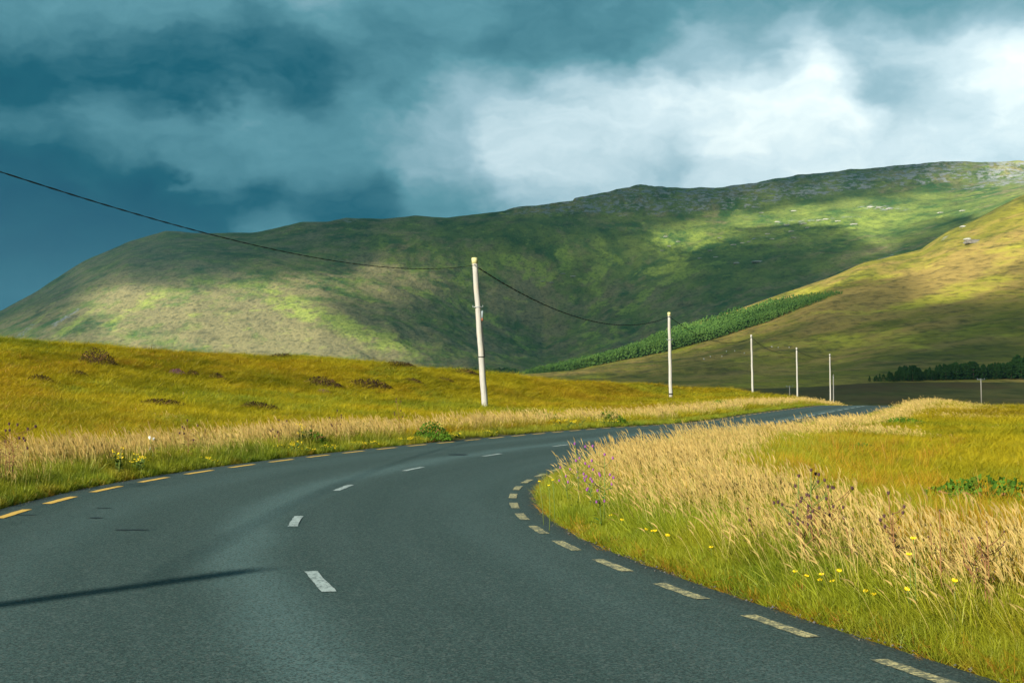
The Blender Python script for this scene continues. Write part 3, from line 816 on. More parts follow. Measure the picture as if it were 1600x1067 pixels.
# the field and the far verges
X, Y, r = scatter(230000, 14, 165, PMN, PMX, 1.1)
e, d, q = edge_dist(X, Y)
keepd = rng.random(len(X)); one = np.ones(len(X))
patch = fbm(X / 6, Y / 9, 4, 211); patch2 = fbm(X / 18, Y / 26, 3, 213); patch3 = fbm(X / 3, Y / 3, 3, 215)
right = d > 0
tint = np.clip(np.where(right, .05, .13) + patch2 * np.where(right, .8, 1.5) + rng.normal(0, .1, len(X)), 0, 1)
grow = .75 + r / 90
hmul = np.where(right, .9 - .2 * sstep(20, 28, r) * (1 - sstep(75, 90, r)), 1.0)
strawness = sstep(.5, 1.4, e) * (1 - sstep(1.6, 3.0, e + 1.2 * patch3)) * np.clip(.30 + 2.3 * patch3, .03, 1) + .45 * sstep(.30, .6, patch + .3 * patch3 + np.where(right, .04, -.12)) * (e > 2)
strawness = strawness + .45 * (1 - sstep(.0, 3.2, np.abs(e - 5 - 2 * patch2))) * ((r > 60) & (r < 150)) * (.6 + patch)
m = (e > .1) & (e < .8) & (keepd < .7)
put_grass(*sub(m), G_FGREEN, rng.uniform(.3, .6, m.sum()) * np.minimum(grow[m], 1), rng.uniform(.35, .8, m.sum()), tint[m] * .4, .1)
m = (e > .6) & (keepd < np.clip(strawness, 0, .95))
put_grass(*sub(m), G_FSTRAW, grow[m] * rng.uniform(.7, 1.1, m.sum()), rng.uniform(.75, 1.25, m.sum()) * hmul[m] * (1 - .55 * sstep(2, 6, e[m])), tint[m])
rusty = (patch2 + .6 * patch3 > .11) & (~right | (e > 22))
m = (e > 1.2) & (keepd >= np.clip(strawness, 0, .95)) & rusty & (rng.random(len(X)) < .45) & (r > 28)
put_grass(*sub(m), G_RUST, grow[m] * rng.uniform(.7, 1.1, m.sum()), rng.uniform(.3, .62, m.sum()), tint[m])
greeny = (patch2 - .6 * patch < -.22)
m = (e > .8) & (keepd >= np.clip(strawness, 0, .95)) & greeny & (rng.random(len(X)) < .75)
put_grass(*sub(m), G_FGREEN, grow[m] * rng.uniform(.8, 1.1, m.sum()), rng.uniform(.35, .8, m.sum()) * hmul[m], np.clip(tint[m] + .15, 0, 1))
m = (e > 1.0) & (keepd >= np.clip(strawness, 0, .95)) & ~(greeny & (keepd < .5))
put_grass(*sub(m), G_FIELD, grow[m] * rng.uniform(.8, 1.15, m.sum()), rng.uniform(.55, 1.1, m.sum()) * hmul[m], tint[m])

co = np.concatenate([p[0] for p in PTS]); rot = np.concatenate([p[1] for p in PTS]); scl = np.concatenate([p[2] for p in PTS])
idx = np.concatenate([p[3] for p in PTS]); tnt = np.concatenate([p[4] for p in PTS])
print('GRASS', len(co))
gme = bpy.data.meshes.new('grass'); gme.vertices.add(len(co)); gme.vertices.foreach_set('co', co.astype(np.float32).ravel())
fattr(gme, 'rot', rot, 'FLOAT_VECTOR'); fattr(gme, 'scl', scl, 'FLOAT_VECTOR'); fattr(gme, 'idx', idx, 'INT'); fattr(gme, 'tint', tnt)
gob = link('grass', gme, None, kind='stuff', label='tall seeding grass and tussocks covering the verges and fields', cat='grass')
ng = bpy.data.node_groups.new('grass_scatter', 'GeometryNodeTree')
ng.interface.new_socket('Geometry', in_out='INPUT', socket_type='NodeSocketGeometry'); ng.interface.new_socket('Geometry', in_out='OUTPUT', socket_type='NodeSocketGeometry')
N = ng.nodes.new; L = ng.links.new
gi = N('NodeGroupInput'); go = N('NodeGroupOutput'); ip = N('GeometryNodeInstanceOnPoints'); ci = N('GeometryNodeCollectionInfo')
ci.inputs['Collection'].default_value = pcol; ci.inputs['Separate Children'].default_value = True; ci.inputs['Reset Children'].default_value = True
def na(nm, ty):
    a = N('GeometryNodeInputNamedAttribute'); a.data_type = ty; a.inputs[0].default_value = nm; return a.outputs['Attribute']
L(gi.outputs[0], ip.inputs['Points']); L(ci.outputs[0], ip.inputs['Instance']); ip.inputs['Pick Instance'].default_value = True
L(na('idx', 'INT'), ip.inputs['Instance Index'])
er = N('FunctionNodeEulerToRotation'); L(na('rot', 'FLOAT_VECTOR'), er.inputs[0]); L(er.outputs[0], ip.inputs['Rotation'])
L(na('scl', 'FLOAT_VECTOR'), ip.inputs['Scale']); L(ip.outputs[0], go.inputs[0])
md = gob.modifiers.new('scatter', 'NODES'); md.node_group = ng

# ------------------------------------------------------------------ poles and cables
wood, t = new_mat('pole_wood')
oc = t.n('ShaderNodeTexCoord').outputs['Object']
g1 = t.noise(t.vmath('MULTIPLY', oc, (14, 14, .8)), 1, 5, .65); g2 = t.noise(t.vmath('MULTIPLY', oc, (60, 60, 1.5)), 1, 3, .6); g3 = t.noise(oc, 1.3, 3, .6)
c = t.mix(g1, (.26, .25, .215), (.50, .49, .44)); c = t.mix(t.ramp(g2, [(.55, 0), (.7, .7)]), c, (.16, .13, .10)); c = t.mix(t.ramp(g3, [(.55, 0), (.7, .35)]), c, (.50, .36, .22))
t.out(t.principled(c, .85, t.bump(g2, .5, .01), .2))
lichen = simple('lichen_wood', (.50, .48, .22), .9, .35, 12)
dark = simple('dark_rubber', (.022, .026, .025), .7)
steel = simple('galvanised_steel', (.24, .27, .28), .45)
greybox = simple('grey_plastic', (.22, .27, .28), .6)
poles = []
def pole(px_b, Y, topz, r0, r1, label, kit=0, base_px=None, dz=0, lean=0.0, base=None, group='telegraph poles along the left side of the road'):
    X = (px_b - 800) / F * Y if base is None else base[0]
    if base is not None: Y = base[1]
    z0 = hz(X, Y)
    o = empty('telegraph_pole', (X, Y, z0), label=label, cat='pole', group=group)
    Hh = topz - z0
    top = Vector((lean, 0, Hh))
    P_ = lambda f: top * f
    n = 10
    MB().tube([(0, 0, -.4)] + [tuple(P_(i / n) + Vector((.012 * math.sin(i * 2.1), 0, 0))) for i in range(0, n)] + [tuple(P_(.992))], [r0] + [r0 + (r1 - r0) * i / n for i in range(0, n)] + [r1], 12).build('post', wood, o)
    MB().tube([tuple(P_(.962)), tuple(P_(1.0)), tuple(P_(1.0) + Vector((0, 0, .012)))], [r1 * 1.13, r1 * 1.13, r1 * .7], 12).build('cap', lichen if kit else wood, o)
    att = P_(1.0) - Vector((0, 0, .32))
    hk = MB(); hk.tube([att + Vector((0, -r1, 0)), att + Vector((.0, -r1 - .09, -.01)), att + Vector((0, -r1 - .09, -.07))], .012, 6); hk.tube([att + Vector((-r1 - .01, 0, 0)), att + Vector((r1 + .07, 0, 0))], .014, 6)
    hk.build('cable_hook', steel, o)
    if kit >= 1:
        b = MB(); zf = .675 if kit == 2 else .69
        c0 = P_(zf); b.box((c0.x, c0.y - r0 * .9, c0.z), (.52, .03, .035)); b.box((c0.x - .24, c0.y - r0, c0.z + .04), (.025, .04, .09)); b.box((c0.x + .24, c0.y - r0, c0.z + .04), (.025, .04, .09))
        b.build('step_bracket', steel, o)
    if kit == 2:
        c0 = P_(.625) + Vector((.19, -.05, 0))
        b = MB(); b.tube([c0 + Vector((0, 0, -.16)), c0 + Vector((0, 0, .14)), c0 + Vector((0, 0, .2))], [.055, .055, .03], 10); jb = b.build('junction_box', greybox, o)
        MB().tube([c0 + Vector((0, 0, -.30)), c0 + Vector((0, 0, -.16))], [.045, .05], 10).build('gland', simple('brown_plastic', (.22, .08, .04), .6), jb)
        pts = [c0 + Vector((0, 0, -.3)), c0 + Vector((-.02, 0, -.55)), P_(.52) + Vector((r0 + .0, -.04, 0)), P_(.42) + Vector((r0 + .01, -.03, 0)), P_(.35) + Vector((r0 + .012, -.02, 0))]
        MB().tube(pts, .018, 6).build('down_lead', dark, o)
        c1 = P_(.348); MB().tube([c1 + Vector((0, 0, -.02)), c1 + Vector((0, 0, .02))], r0 * 1.1, 14).build('strap', dark, o)
    if kit == 1:
        c1 = P_(.08); MB().tube([c1 + Vector((0, 0, -.05)), c1 + Vector((0, 0, .07))], r0 * 1.12, 14).build('strap', dark, o)
    if base_px is None: pass
    poles.append((Vector((X, Y, z0)) + att, o))
    return o
z_top = lambda py, Y: EYE + float(phi_tan(800, py)[1]) * Y
pole(0, 0, 7.6, .15, .11, 'leaning-free grey pole standing left of the viewpoint whose shadow crosses the road', 1, base=(-14.0, -5.0))
poles[0][1]['label'] = 'pole standing beside the viewpoint, casting its long shadow across the left lane'
pole(758, 69, z_top(403, 69), .155, .13, 'nearest and tallest pole, with a grey box, strap and bracket on its side', 2, lean=-.52)
pole(1048, 119, z_top(488, 119), .155, .12, 'second pale pole, between the tall one and the far row, dark band at its foot', 1, lean=-.12)
pole(1176, 175, z_top(523, 175), .135, .11, 'third pole along the road, in front of the dark hillside left of the road crest', 0, lean=-.15)
pole(1246, 228, z_top(543, 228), .14, .12, 'fourth pole along the road, just left of the two overlapping far poles', 0, lean=-.12)
pole(1297.5, 268, z_top(553, 268), .145, .12, 'fifth pole along the road, the taller of the two overlapping far poles', 0, lean=-.1)
pole(1302, 332, z_top(585, 332), .145, .12, 'farthest pole of the row, the shorter of the two overlapping poles', 0)
def cable(a, b, sag, rad, label, n=64):
    A, Bv = poles[a][0], poles[b][0]; m = MB(); L_ = (Bv - A).length
    off = Vector((0, -.13, -.05))
    for k in (0, 1):
        pts = []
        nn = n * 3
        for i in range(nn + 1):
            t_ = i / nn; p_ = A.lerp(Bv, t_) + off; p_.z -= 4 * sag * t_ * (1 - t_)
            an = 2 * PI * (t_ * L_ / 1.5) + k * PI
            pts.append(p_ + Vector((math.cos(an) * rad * 1.1, 0, math.sin(an) * rad * 1.1)))
        m.tube(pts, rad, 5)
    m.build('overhead_cable', dark, label=label, cat='cable', group='overhead cable spans between the poles')
cable(0, 1, 2.13, .0085, 'long black twisted cable sagging from the upper left corner to the tallest pole')
cable(1, 2, 1.62, .018, 'black twisted cable hanging between the tallest pole and the second pole')
cable(2, 3, 1.3, .018, 'thin cable from the second pole down to the third pole')
cable(3, 4, 1.1, .018, 'thin cable between the third and fourth poles')
cable(4, 5, .8, .018, 'thin cable between the fourth and fifth poles')
cable(5, 6, .8, .018, 'thin cable between the two overlapping farthest poles')
def tpole(px, Y, topz, w, label):
    X = (px - 800) / F * Y; z0 = hz(X, Y); Hh = topz - z0
    o = empty('power_pole', (X, Y, z0), label=label, cat='pole')
    MB().tube([(0, 0, -.3), (-.06, 0, Hh * .5), (-.12, 0, Hh)], [.16, .15, .13], 10).build('post', simple('weathered_wood', (.36, .33, .28), .9), o)
    MB().box((-.12, -.1, Hh - .15), (w, .14, .14)).build('crossarm', steel, o)
    for x in (-w / 2 + .1, 0, w / 2 - .1):
        MB().tube([(x - .12, -.1, Hh - .08), (x - .12, -.1, Hh + .12), (x - .12, -.1, Hh + .2)], [.06, .08, .03], 8).build('insulator', greybox, o)
tpole(1533, 400, z_top(592, 400), 2.2, 'lone grey pole with a crossarm on the dark moor in front of the plantation')
tpole(1234, 430, z_top(603, 430), 2.2, 'tiny pole with a crossarm on the dark moor, half hidden behind the road verge')

# ------------------------------------------------------------------ conifers
bark = simple('bark', (.09, .065, .045), .95, .3, 8)
def leaf_mat(name, a_, b_, scale):
    m, t = new_mat(name); oc = t.n('ShaderNodeTexCoord').outputs['Object']; rnd = t.n('ShaderNodeObjectInfo').outputs['Random']
    nz_ = t.noise(oc, scale, 3, .6); c = t.mix(t.ramp(nz_, [(.35, 0), (.65, 1)]), a_, b_)
    c = t.mix(t.math('MULTIPLY', rnd, .4), c, tuple(x * .6 for x in a_))
    d = t.n('ShaderNodeBsdfDiffuse', ins={0: c}); tr_ = t.n('ShaderNodeBsdfTranslucent', ins={0: c})
    s1 = t.n('ShaderNodeMixShader', ins={0: .25, 1: d.outputs[0], 2: tr_.outputs[0]}); t.out(s1.outputs[0]); return m
needle = leaf_mat('dark_needles', (.02, .06, .016), (.06, .13, .028), .8)
needle2 = leaf_mat('young_needles', (.09, .20, .045), (.22, .38, .08), .03)
def conifer_crown(b, r_, x0, y0, z0, Hh, Rb, n, leaf, base=.08, shape=.8):
    for i in range(n):
        u = r_.random() ** .75; z = z0 + Hh * (base + (1 - base) * u)
        rr = Rb * ((1 - u) ** shape) * (.35 + .65 * r_.random()) * (1 + .25 * math.sin(z * 5 / max(Hh, 1) * 4 + i % 5)) + .04 * Hh * (1 - u)
        a = r_.uniform(0, 2 * PI); c = Vector((x0 + rr * math.cos(a), y0 + rr * math.sin(a), z - rr * .15))
        s_ = leaf * r_.uniform(.5, 1.3)
        o1 = Vector((math.cos(a), math.sin(a), r_.uniform(-.5, .3))) * s_; o2 = Vector((-math.sin(a), math.cos(a), r_.uniform(-.4, .4))) * s_ * .7
        o3 = Vector((r_.uniform(-.3, .3), r_.uniform(-.3, .3), 1)) * s_ * .6
        b.add([c - o1 * .5, c + o2, c + o1, c - o2, c + o3], [(0, 1, 4), (1, 2, 4), (2, 3, 4), (3, 0, 4)])
ctypes = []
for i in range(5):
    r_ = random.Random(300 + i)
    o = empty('conifer_tree', (0, 0, 0), label='dark green conifer standing packed among the others of the roadside plantation', cat='tree', group='conifers of the plantation on the right')
    MB().tube([(0, 0, -.3), (.02, .02, .5), (.0, .03, .97)], [.022, .016, .004], 7).build('trunk', bark, o)
    b = MB(); conifer_crown(b, r_, 0, 0, 0, 1.0, [.30, .26, .34, .24, .38][i], 230, .085, .06, [.75, .9, .6, .8, .5][i]); b.build('crown', needle, o, smooth=False)
    ctypes.append(o)
tops = [(1362,588),(1372,584),(1385,580),(1395,583),(1405,574),(1425,571),(1440,576),(1460,573),(1480,569),(1500,568),(1520,566),(1535,571),(1555,568),(1575,565),(1588,558),(1600,556),(1640,556),(1800,552)]
tx = np.array(tops, float); k = 0; r_ = random.Random(5)
for row in range(4):
    Yr = 548 + row * 7; x_ = 1358 + row * 9
    while x_ < 1700:
        px = x_ + r_.uniform(-2, 2); x_ += (4.6 if row < 2 else 6.5) + r_.uniform(0, 2.5)
        Y_ = Yr + r_.uniform(-2.5, 2.5); X_ = (px - 800) / F * Y_; z0 = hz(X_, Y_)
        Hh = (z_top(float(np.interp(px, tx[:, 0], tx[:, 1])), Y_) - z0) * r_.uniform(.72, 1.08)
        if row and px < 1385: continue
        src = ctypes[r_.randrange(5)]
        if k < 5: src = ctypes[k]; c_ = src
        else: c_ = copy_tree(src)
        w_ = Hh * r_.uniform(.9, 1.35)
        c_.location = (X_, Y_, z0); c_.scale = (w_, w_, Hh); c_.rotation_euler.z = r_.uniform(0, 6.28)
        if k == 0: c_['label'] = 'leftmost small conifer at the low end of the plantation'
        k += 1
# the long forestry block on the far slope
r_ = random.Random(77); b = MB()
fb = np.array([(806,585),(850,583),(900,577.5),(1000,562.5),(1046,553.5),(1100,538.5),(1200,503.5),(1260,480),(1318,455)])
n_t = 0
for px in np.arange(808, 1318, 1.7):
    depth = float(np.interp(px, [808, 850, 900, 1046, 1200, 1260, 1318], [30, 60, 100, 150, 120, 80, 22])); hh_ = float(np.interp(px, [808, 850, 900, 1046, 1200, 1260, 1318], [4, 7, 9, 12, 9, 6, 2.0]))
    dd = 0
    while dd < depth:
        px_ = px + r_.uniform(-1.4, 1.4); rr = 1352 + dd + r_.uniform(-3, 3); ph = float(phi_tan(px_, 570)[0])
        x, y = rr * math.sin(ph), rr * math.cos(ph)
        conifer_crown(b, r_, x, y, hz(x, y) - .5, hh_ * r_.uniform(.75, 1.15), 1.9 * hh_ / 12 + .3, 15, 1.35 * hh_ / 12 + .25, .1, 1.1)
        dd += 9 + dd * .03; n_t += 1
print('forest trees', n_t, len(b.f))
b.build('forest', needle2, smooth=False, kind='stuff', label='long narrow forestry block of conifers climbing the far slope', cat='forest')
# scrub line at the foot of the valley
b = MB()
for i in range(160):
    px = r_.uniform(690, 810); rr = r_.uniform(1700, 1900); ph = float(phi_tan(px, 570)[0]); x, y = rr * math.sin(ph), rr * math.cos(ph)
    conifer_crown(b, r_, x, y, hz(x, y) - 1, r_.uniform(4, 9), 3.5, 14, 2.5, .05, .4)
b.build('valley_scrub', needle, smooth=False, kind='stuff', label='dark scrub along the valley floor behind the bank', cat='scrub')

# ------------------------------------------------------------------ sheep, boulders, heather
wool = simple('wool', (.72, .70, .62), .95, .15, 9); face_m = simple('sheep_face', (.05, .045, .04), .9)
def sheep_body():
    me = bpy.data.meshes.new('sheep'); V_ = [(0,0,.62),(.38,0,.64),(-.38,0,.62),(.52,0,.74),(.66,0,.80),(.80,0,.70),(-.5,0,.56)]
    E = [(0,1),(0,2),(1,3),(3,4),(4,5),(2,6)]; Rr = [.29,.27,.27,.17,.11,.06,.07]
    for sx, sy in ((.36,.14),(.36,-.14),(-.36,.14),(-.36,-.14)):
        i = len(V_); V_ += [(sx, sy, .42), (sx + .01, sy, .2), (sx, sy, .0)]; E += [(1 if sx > 0 else 2, i), (i, i + 1), (i + 1, i + 2)]; Rr += [.10, .045, .04]
    me.from_pydata(V_, E, []); o = bpy.data.objects.new('sheep', me); COL.objects.link(o)
    md_ = o.modifiers.new('skin', 'SKIN'); 
    for v_, rr in zip(me.skin_vertices[0].data if me.skin_vertices else [], Rr): v_.radius = (rr, rr)
    return o, Rr
so, Rr = sheep_body()
if not so.data.skin_vertices:
    bm = bmesh.new(); bm.from_mesh(so.data); bm.verts.layers.skin.verify(); bm.to_mesh(so.data); bm.free()
for i, v_ in enumerate(so.data.skin_vertices[0].data): v_.radius = (Rr[i], Rr[i]); v_.use_root = i == 0
so.modifiers.new('sub', 'SUBSURF').levels = 1
so.modifiers['sub'].render_levels = 1
so.data.materials.append(wool)
hd = MB().ball((.78, 0, .72), .1, 8, 6, (1.4, .8, .9)).ball((.68, .1, .8), .04, 6, 4, (1, 1.6, .5)).ball((.68, -.1, .8), .04, 6, 4, (1, 1.6, .5)).build('head', face_m, so)
spots = [(1206,543),(1216,544),(1233,544),(1148,549.5),(1135,550),(1128,558),(1110,558),(1100,562),(1163,553)]
for i, (px, py) in enumerate(spots):
    o = so if i == 0 else copy_tree(so)
    x, y = on_ray(px, py, 500, 1700); o.location = (x, y, hz(x, y)); o.rotation_euler.z = r_.uniform(0, 6.28)
    s_ = .9 * y / 1000 * .9 + .3; s_ = min(max(s_, .9), 1.3); o.scale = (s_,) * 3
    tag(o, 'tiny white sheep grazing on the dark slope below the forestry block', 'sheep', 'sheep grazing on the lower slope')
rockm, t = new_mat('boulder_stone'); oc = t.n('ShaderNodeTexCoord').outputs['Object']; nz_ = t.noise(oc, 2.5, 5, .6)
t.out(t.principled(t.mix(nz_, (.22, .22, .19), (.58, .57, .50)), .9, t.bump(nz_, .6, .1), .2))
rockd, t = new_mat('dark_boulder_stone'); oc = t.n('ShaderNodeTexCoord').outputs['Object']; nz_ = t.noise(oc, 2.5, 5, .6)
t.out(t.principled(t.mix(nz_, (.06, .055, .05), (.26, .24, .20)), .9, t.bump(nz_, .6, .1), .2))
rmesh = []
for i in range(4):
    bm = bmesh.new(); bmesh.ops.create_icosphere(bm, subdivisions=2, radius=1)
    for v_ in bm.verts:
        n_ = gnoise(np.array([v_.co.x * 1.3 + i * 9]), np.array([v_.co.y * 1.3 + v_.co.z * 2]), 7)[0]
        v_.co *= 1 + .45 * n_; v_.co.x *= 1.35; v_.co.z *= .6
        v_.co = Vector([round(c_ * 2.2) / 2.2 * .35 + c_ * .65 for c_ in v_.co])
    me = bpy.data.meshes.new('boulder'); bm.to_mesh(me); bm.free(); me.materials.append(rockm); rmesh.append(me)
def boulder(px, py, size, label, group=None, mat=None, rmin=1000, rmax=4100, sq=(1, 1, 1)):
    x, y = on_ray(px, py, rmin, rmax); me = rmesh[r_.randrange(4)]
    if mat: me = me.copy(); me.materials[0] = mat
    o = link('boulder', me, None, label=label, cat='boulder', group=group, loc=(x, y, hz(x, y) + size * .1))
    o.scale = (size * sq[0], size * sq[1], size * sq[2]); o.rotation_euler = (0, 0, r_.uniform(-.4, .4))
boulder(1521, 379, 5.5, 'big dark weathered boulder sitting on the golden slope at the right', None, rockd, 1000, 1800, (1.3, 1, .8))
boulder(1512, 375, 3, 'smaller grey boulder touching the big dark one on the golden slope', None, rockm, 1000, 1800)
boulder(1184, 410, 8, 'pale flat-topped boulder alone in the shaded hollow of the far hill', None, rockm, 1900, 4000, (1.2, 1, .7))
boulder(1151, 412, 5, 'small pale boulder left of the flat-topped one in the shaded hollow', None, rockm, 1900, 4000)
for px, py, sz in [(1370,363,0),(1110,392,4),(1125,372,4),(1147,383,5),(1160,380,4),(1171,378,4),(1200,366,5),(1207,374,4),(1215,347,5),(1230,352,5),(1237,362,6),(1240,372,5),(1255,350,6),(1262,356,4),(1280,345,5),
        (1290,343,5),(1310,346,5),(1335,351,6),(1360,324,6),(1375,325,7),(1390,327,6),(1240,330,5),(1190,333,5),(1118,402,4),(1060,378,4),(1046,385,4),(1040,370,4),(1035,392,4),(895,432,5),(880,428,4),(848,440,4),(862,442,4),(1094,404,4),(1470,333,5),(1505,330,5)]:
    if sz: boulder(px, py, sz * .8, 'small pale boulder scattered on the sunlit shoulder of the far hill', 'pale boulders scattered over the far hill', None, 1900, 4000, (1.3, 1, .7))
boulder(1505, 353 + 2, 2.5, 'pale stone on the skyline edge of the golden slope', None, rockm, 1000, 1800)

# ------------------------------------------------------------------ wild flowers and moorland plants
def place_on_ray(px, py, hmax, emin, side=1, zmin=4.5, zmax=60):
    """a standing place whose plant tip is seen at this pixel: closest point off the asphalt low enough to be reached by a stem"""
    x, y, z = ray(px, py); t = np.arange(zmin, zmax, .05)
    X, Y, Z = x * t, y * t, EYE + z * t; d, q = road_coords(X, Y)
    e = np.where(d > 0, d - RE, LE - d); hh_ = Z - height(X, Y)
    ok = (e > emin) & (hh_ < hmax) & (np.sign(d) == side)
    k = int(np.argmax(ok)) if ok.any() else int(np.argmin(np.abs(hh_ - hmax)))
    return float(X[k]), float(Y[k]), float(max(hh_[k], .12))
stem_g = simple('green_stem', (.12, .17, .03), .8); stem_b = simple('brown_stem', (.20, .10, .035), .85); leaf_g = simple('broad_leaf', (.06, .13, .015), .7)
petal_y = simple('yellow_petals', (.85, .62, .01), .6, .12, 60); petal_p = simple('purple_florets', (.26, .07, .27), .7, .3, 60); head_b = simple('dark_seed_head', (.075, .035, .035), .9, .4, 60)
petal_w = simple('white_umbel', (.75, .74, .68), .8, .15, 50)
def yflower(b_s, b_p, r_, h, rad):
    top = Vector((r_.uniform(-.1, .02) * h, r_.uniform(-.05, .05), h))
    b_s.tube([(0, 0, 0), top * .5 + Vector((.02 * h, 0, 0)), top], .003, 4)
    n = 12; c = top; tilt = Vector((r_.uniform(-.4, .1), r_.uniform(-.8, -.3), 1)).normalized(); u = tilt.cross(Vector((1, 0, 0))).normalized(); w = tilt.cross(u)
    v = [c + tilt * .004]; f = []
    for k in range(n * 2):
        rr = rad * (1 if k % 2 else .62); a = PI * k / n; v.append(c + (u * math.cos(a) + w * math.sin(a)) * rr + tilt * .008 * (k % 2))
    b_p.add(v, [(0, 1 + k, 1 + (k + 1) % (2 * n)) for k in range(2 * n)])
    b_p.ball(c + tilt * .004, rad * .4, 6, 4, (1, 1, .6))
r_ = random.Random(9)
fl = [(1020,839,'yellow flower on the bend verge, beside a lower pair of blooms'),(1012,856,None),(1025,862,None),(972,818,None),(1112,854,None),(1245,943,'left one of the row of yellow flowers near the road edge, lower right'),(1262,941,None),
      (1281,931,'right-hand bright yellow flower in the row near the road edge'),(1304,915,None),(1362,945,'bright yellow flower standing alone in green grass at lower right'),(1422,920,None),(1428,840,'highest yellow flower on the right verge, among the straw stems'),
      (1352,973,'lowest yellow flower, in short grass close to the asphalt'),(1285,896,None),(1313,891,None),(1421,865,None),(1047,836,None),(1045,874,None),(955,807,None),(850,752,None),(858,758,None),(866,750,None),(1490,905,None)]
for px, py, lab in fl:
    x, y, h = place_on_ray(px, py, .50, .35)
    o = empty('yellow_flower', (x, y, hz(x, y)), label=lab or 'small yellow hawkbit flower poking out of the verge grass inside the bend', cat='flower', group='yellow flowers on the right verge')
    a, b = MB(), MB(); yflower(a, b, r_, h, .013 if px < 900 else .018); a.build('stem', stem_g, o); b.build('bloom', petal_y, o, smooth=False)
def thistle(px, py, hmax, side, heads, spread, label, group, headmat, stemmat, headr=.018, leafy=8, emin=.6, zmax=60, cat='thistle', name='thistle', minh=.45):
    x, y, h = place_on_ray(px, py, hmax, emin, side, 4.5, zmax); h = max(h, minh)
    o = empty(name, (x, y, hz(x, y) - .02), label=label, cat=cat, group=group)
    st, lf = MB(), MB(); n_main = max(1, heads // 6)
    tips = []
    for s_ in range(n_main):
        bx, by = r_.uniform(-spread * .4, spread * .4), r_.uniform(-.15, .15); hh_ = h * r_.uniform(.75, 1.0) if s_ else h
        top = Vector((bx + r_.uniform(-.08, .02), by, hh_))
        st.tube([(bx * .6, by * .6, 0), (bx * .9, by, hh_ * .5), top], [.006, .005, .003], 5); tips.append(top)
        for k in range(max(1, heads // n_main - 1)):
            z_ = hh_ * r_.uniform(.45, .85); a = r_.uniform(0, 2 * PI); L_ = r_.uniform(.4, 1.0) * spread * .6
            p0 = Vector((bx * .95, by, z_)); p1 = p0 + Vector((math.cos(a) * L_, math.sin(a) * L_ * .7, L_ * r_.uniform(.5, 1.1)))
            if p1.z > h: p1.z = h * r_.uniform(.88, 1)
            st.tube([p0, (p0 + p1) / 2 + Vector((0, 0, -.01)), p1], [.003, .0028, .0022], 4); tips.append(p1)
        for k in range(leafy):
            z_ = hh_ * r_.uniform(.08, .7); a = r_.uniform(0, 2 * PI); L_ = r_.uniform(.06, .13); d = Vector((math.cos(a), math.sin(a), .35)); w = Vector((-math.sin(a), math.cos(a), 0)) * .014; p = Vector((bx * .9, by, z_))
            lf.add([p, p + d * L_ * .4 + w, p + d * L_ * .5 - w, p + d * L_ * .75 + w * .8, p + d * L_ - Vector((0, 0, .02))], [(0, 2, 1), (1, 2, 3), (2, 4, 3)])
    st.build('stem', stemmat, o); lf.build('leaves', leaf_g if stemmat is stem_g else stem_b, o, smooth=False)
    for p in tips:
        b = MB(); b.ball(p, headr * .48, 7, 5, (1, 1, 1.15))
        for k in range(7):
            a = 2 * PI * k / 7; q = p + Vector((math.cos(a) * headr * .45, math.sin(a) * headr * .45, headr * .95)); b.add([p + Vector((math.cos(a - .4), math.sin(a - .4), 0)) * headr * .5, p + Vector((math.cos(a + .4), math.sin(a + .4), 0)) * headr * .5, q], [(0, 1, 2)])
        b.build('flower_head', headmat, o, smooth=False)
    return o
thistle(905, 690, .95, 1, 9, .30, 'purple thistle with the highest flowers at the tip of the bend verge', None, petal_p, stem_g, .024, zmax=26, emin=.3)
thistle(940, 706, .9, 1, 6, .22, 'purple thistle just right of the highest one on the bend verge', None, petal_p, stem_g, .022, zmax=26, emin=.3)
thistle(895, 728, .8, 1, 8, .30, 'purple thistle low on the left at the tip of the bend verge', None, petal_p, stem_g, .022, zmax=24, emin=.3)
thistle(915, 732, .8, 1, 6, .22, 'purple thistle in the middle of the lower row on the bend verge', None, petal_p, stem_g, .02, zmax=24, emin=.3)
thistle(950, 738, .8, 1, 8, .28, 'purple thistle at the right end of the lower row on the bend verge', None, petal_p, stem_g, .022, zmax=24, emin=.3)
thistle(1245, 732, 1.05, 1, 15, .34, 'tallest dry thistle with brown seed heads standing out of the straw on the right verge', None, head_b, stem_g, .020, 6, zmax=16)
thistle(1283, 755, .95, 1, 16, .36, 'dark bushy dry thistle touching the right side of the tallest one', None, head_b, stem_b, .019, 6, zmax=16)
thistle(1262, 768, .9, 1, 14, .32, 'dark dry thistle low between the tallest one and the straw', None, head_b, stem_b, .019, 6, zmax=16)
thistle(1193, 795, .8, 1, 6, .14, 'small dry thistle with a few black heads, left of the tall dark clump', None, head_b, stem_b, .018, 4, zmax=16)
thistle(1318, 803, .8, 1, 5, .14, 'small dry thistle with a few black heads, right of the tall dark clump', None, head_b, stem_b, .018, 4, zmax=16)
thistle(1405, 767, .95, 1, 8, .16, 'single dry thistle standing apart on the right verge, right of the dark clump', None, head_b, stem_b, .019, 4, zmax=16)
for px, py in [(1480,790),(1510,820),(1513,830),(1545,806),(1420,800),(1450,815),(1535,835),(1560,850)]:
    thistle(px, py, .8, 1, 6, .2, 'thin dry stalk with tiny black seed heads in the grass at the far right', 'black headed stalks at the far right of the verge', head_b, stem_b, .009, 2, zmax=16, cat='dry stalk', name='dry_stalk')
thistle(8, 655, 1.0, -1, 26, .5, 'large dark thistle bush cut by the left edge of the picture', None, head_b, stem_b, .03, 10, zmax=30)
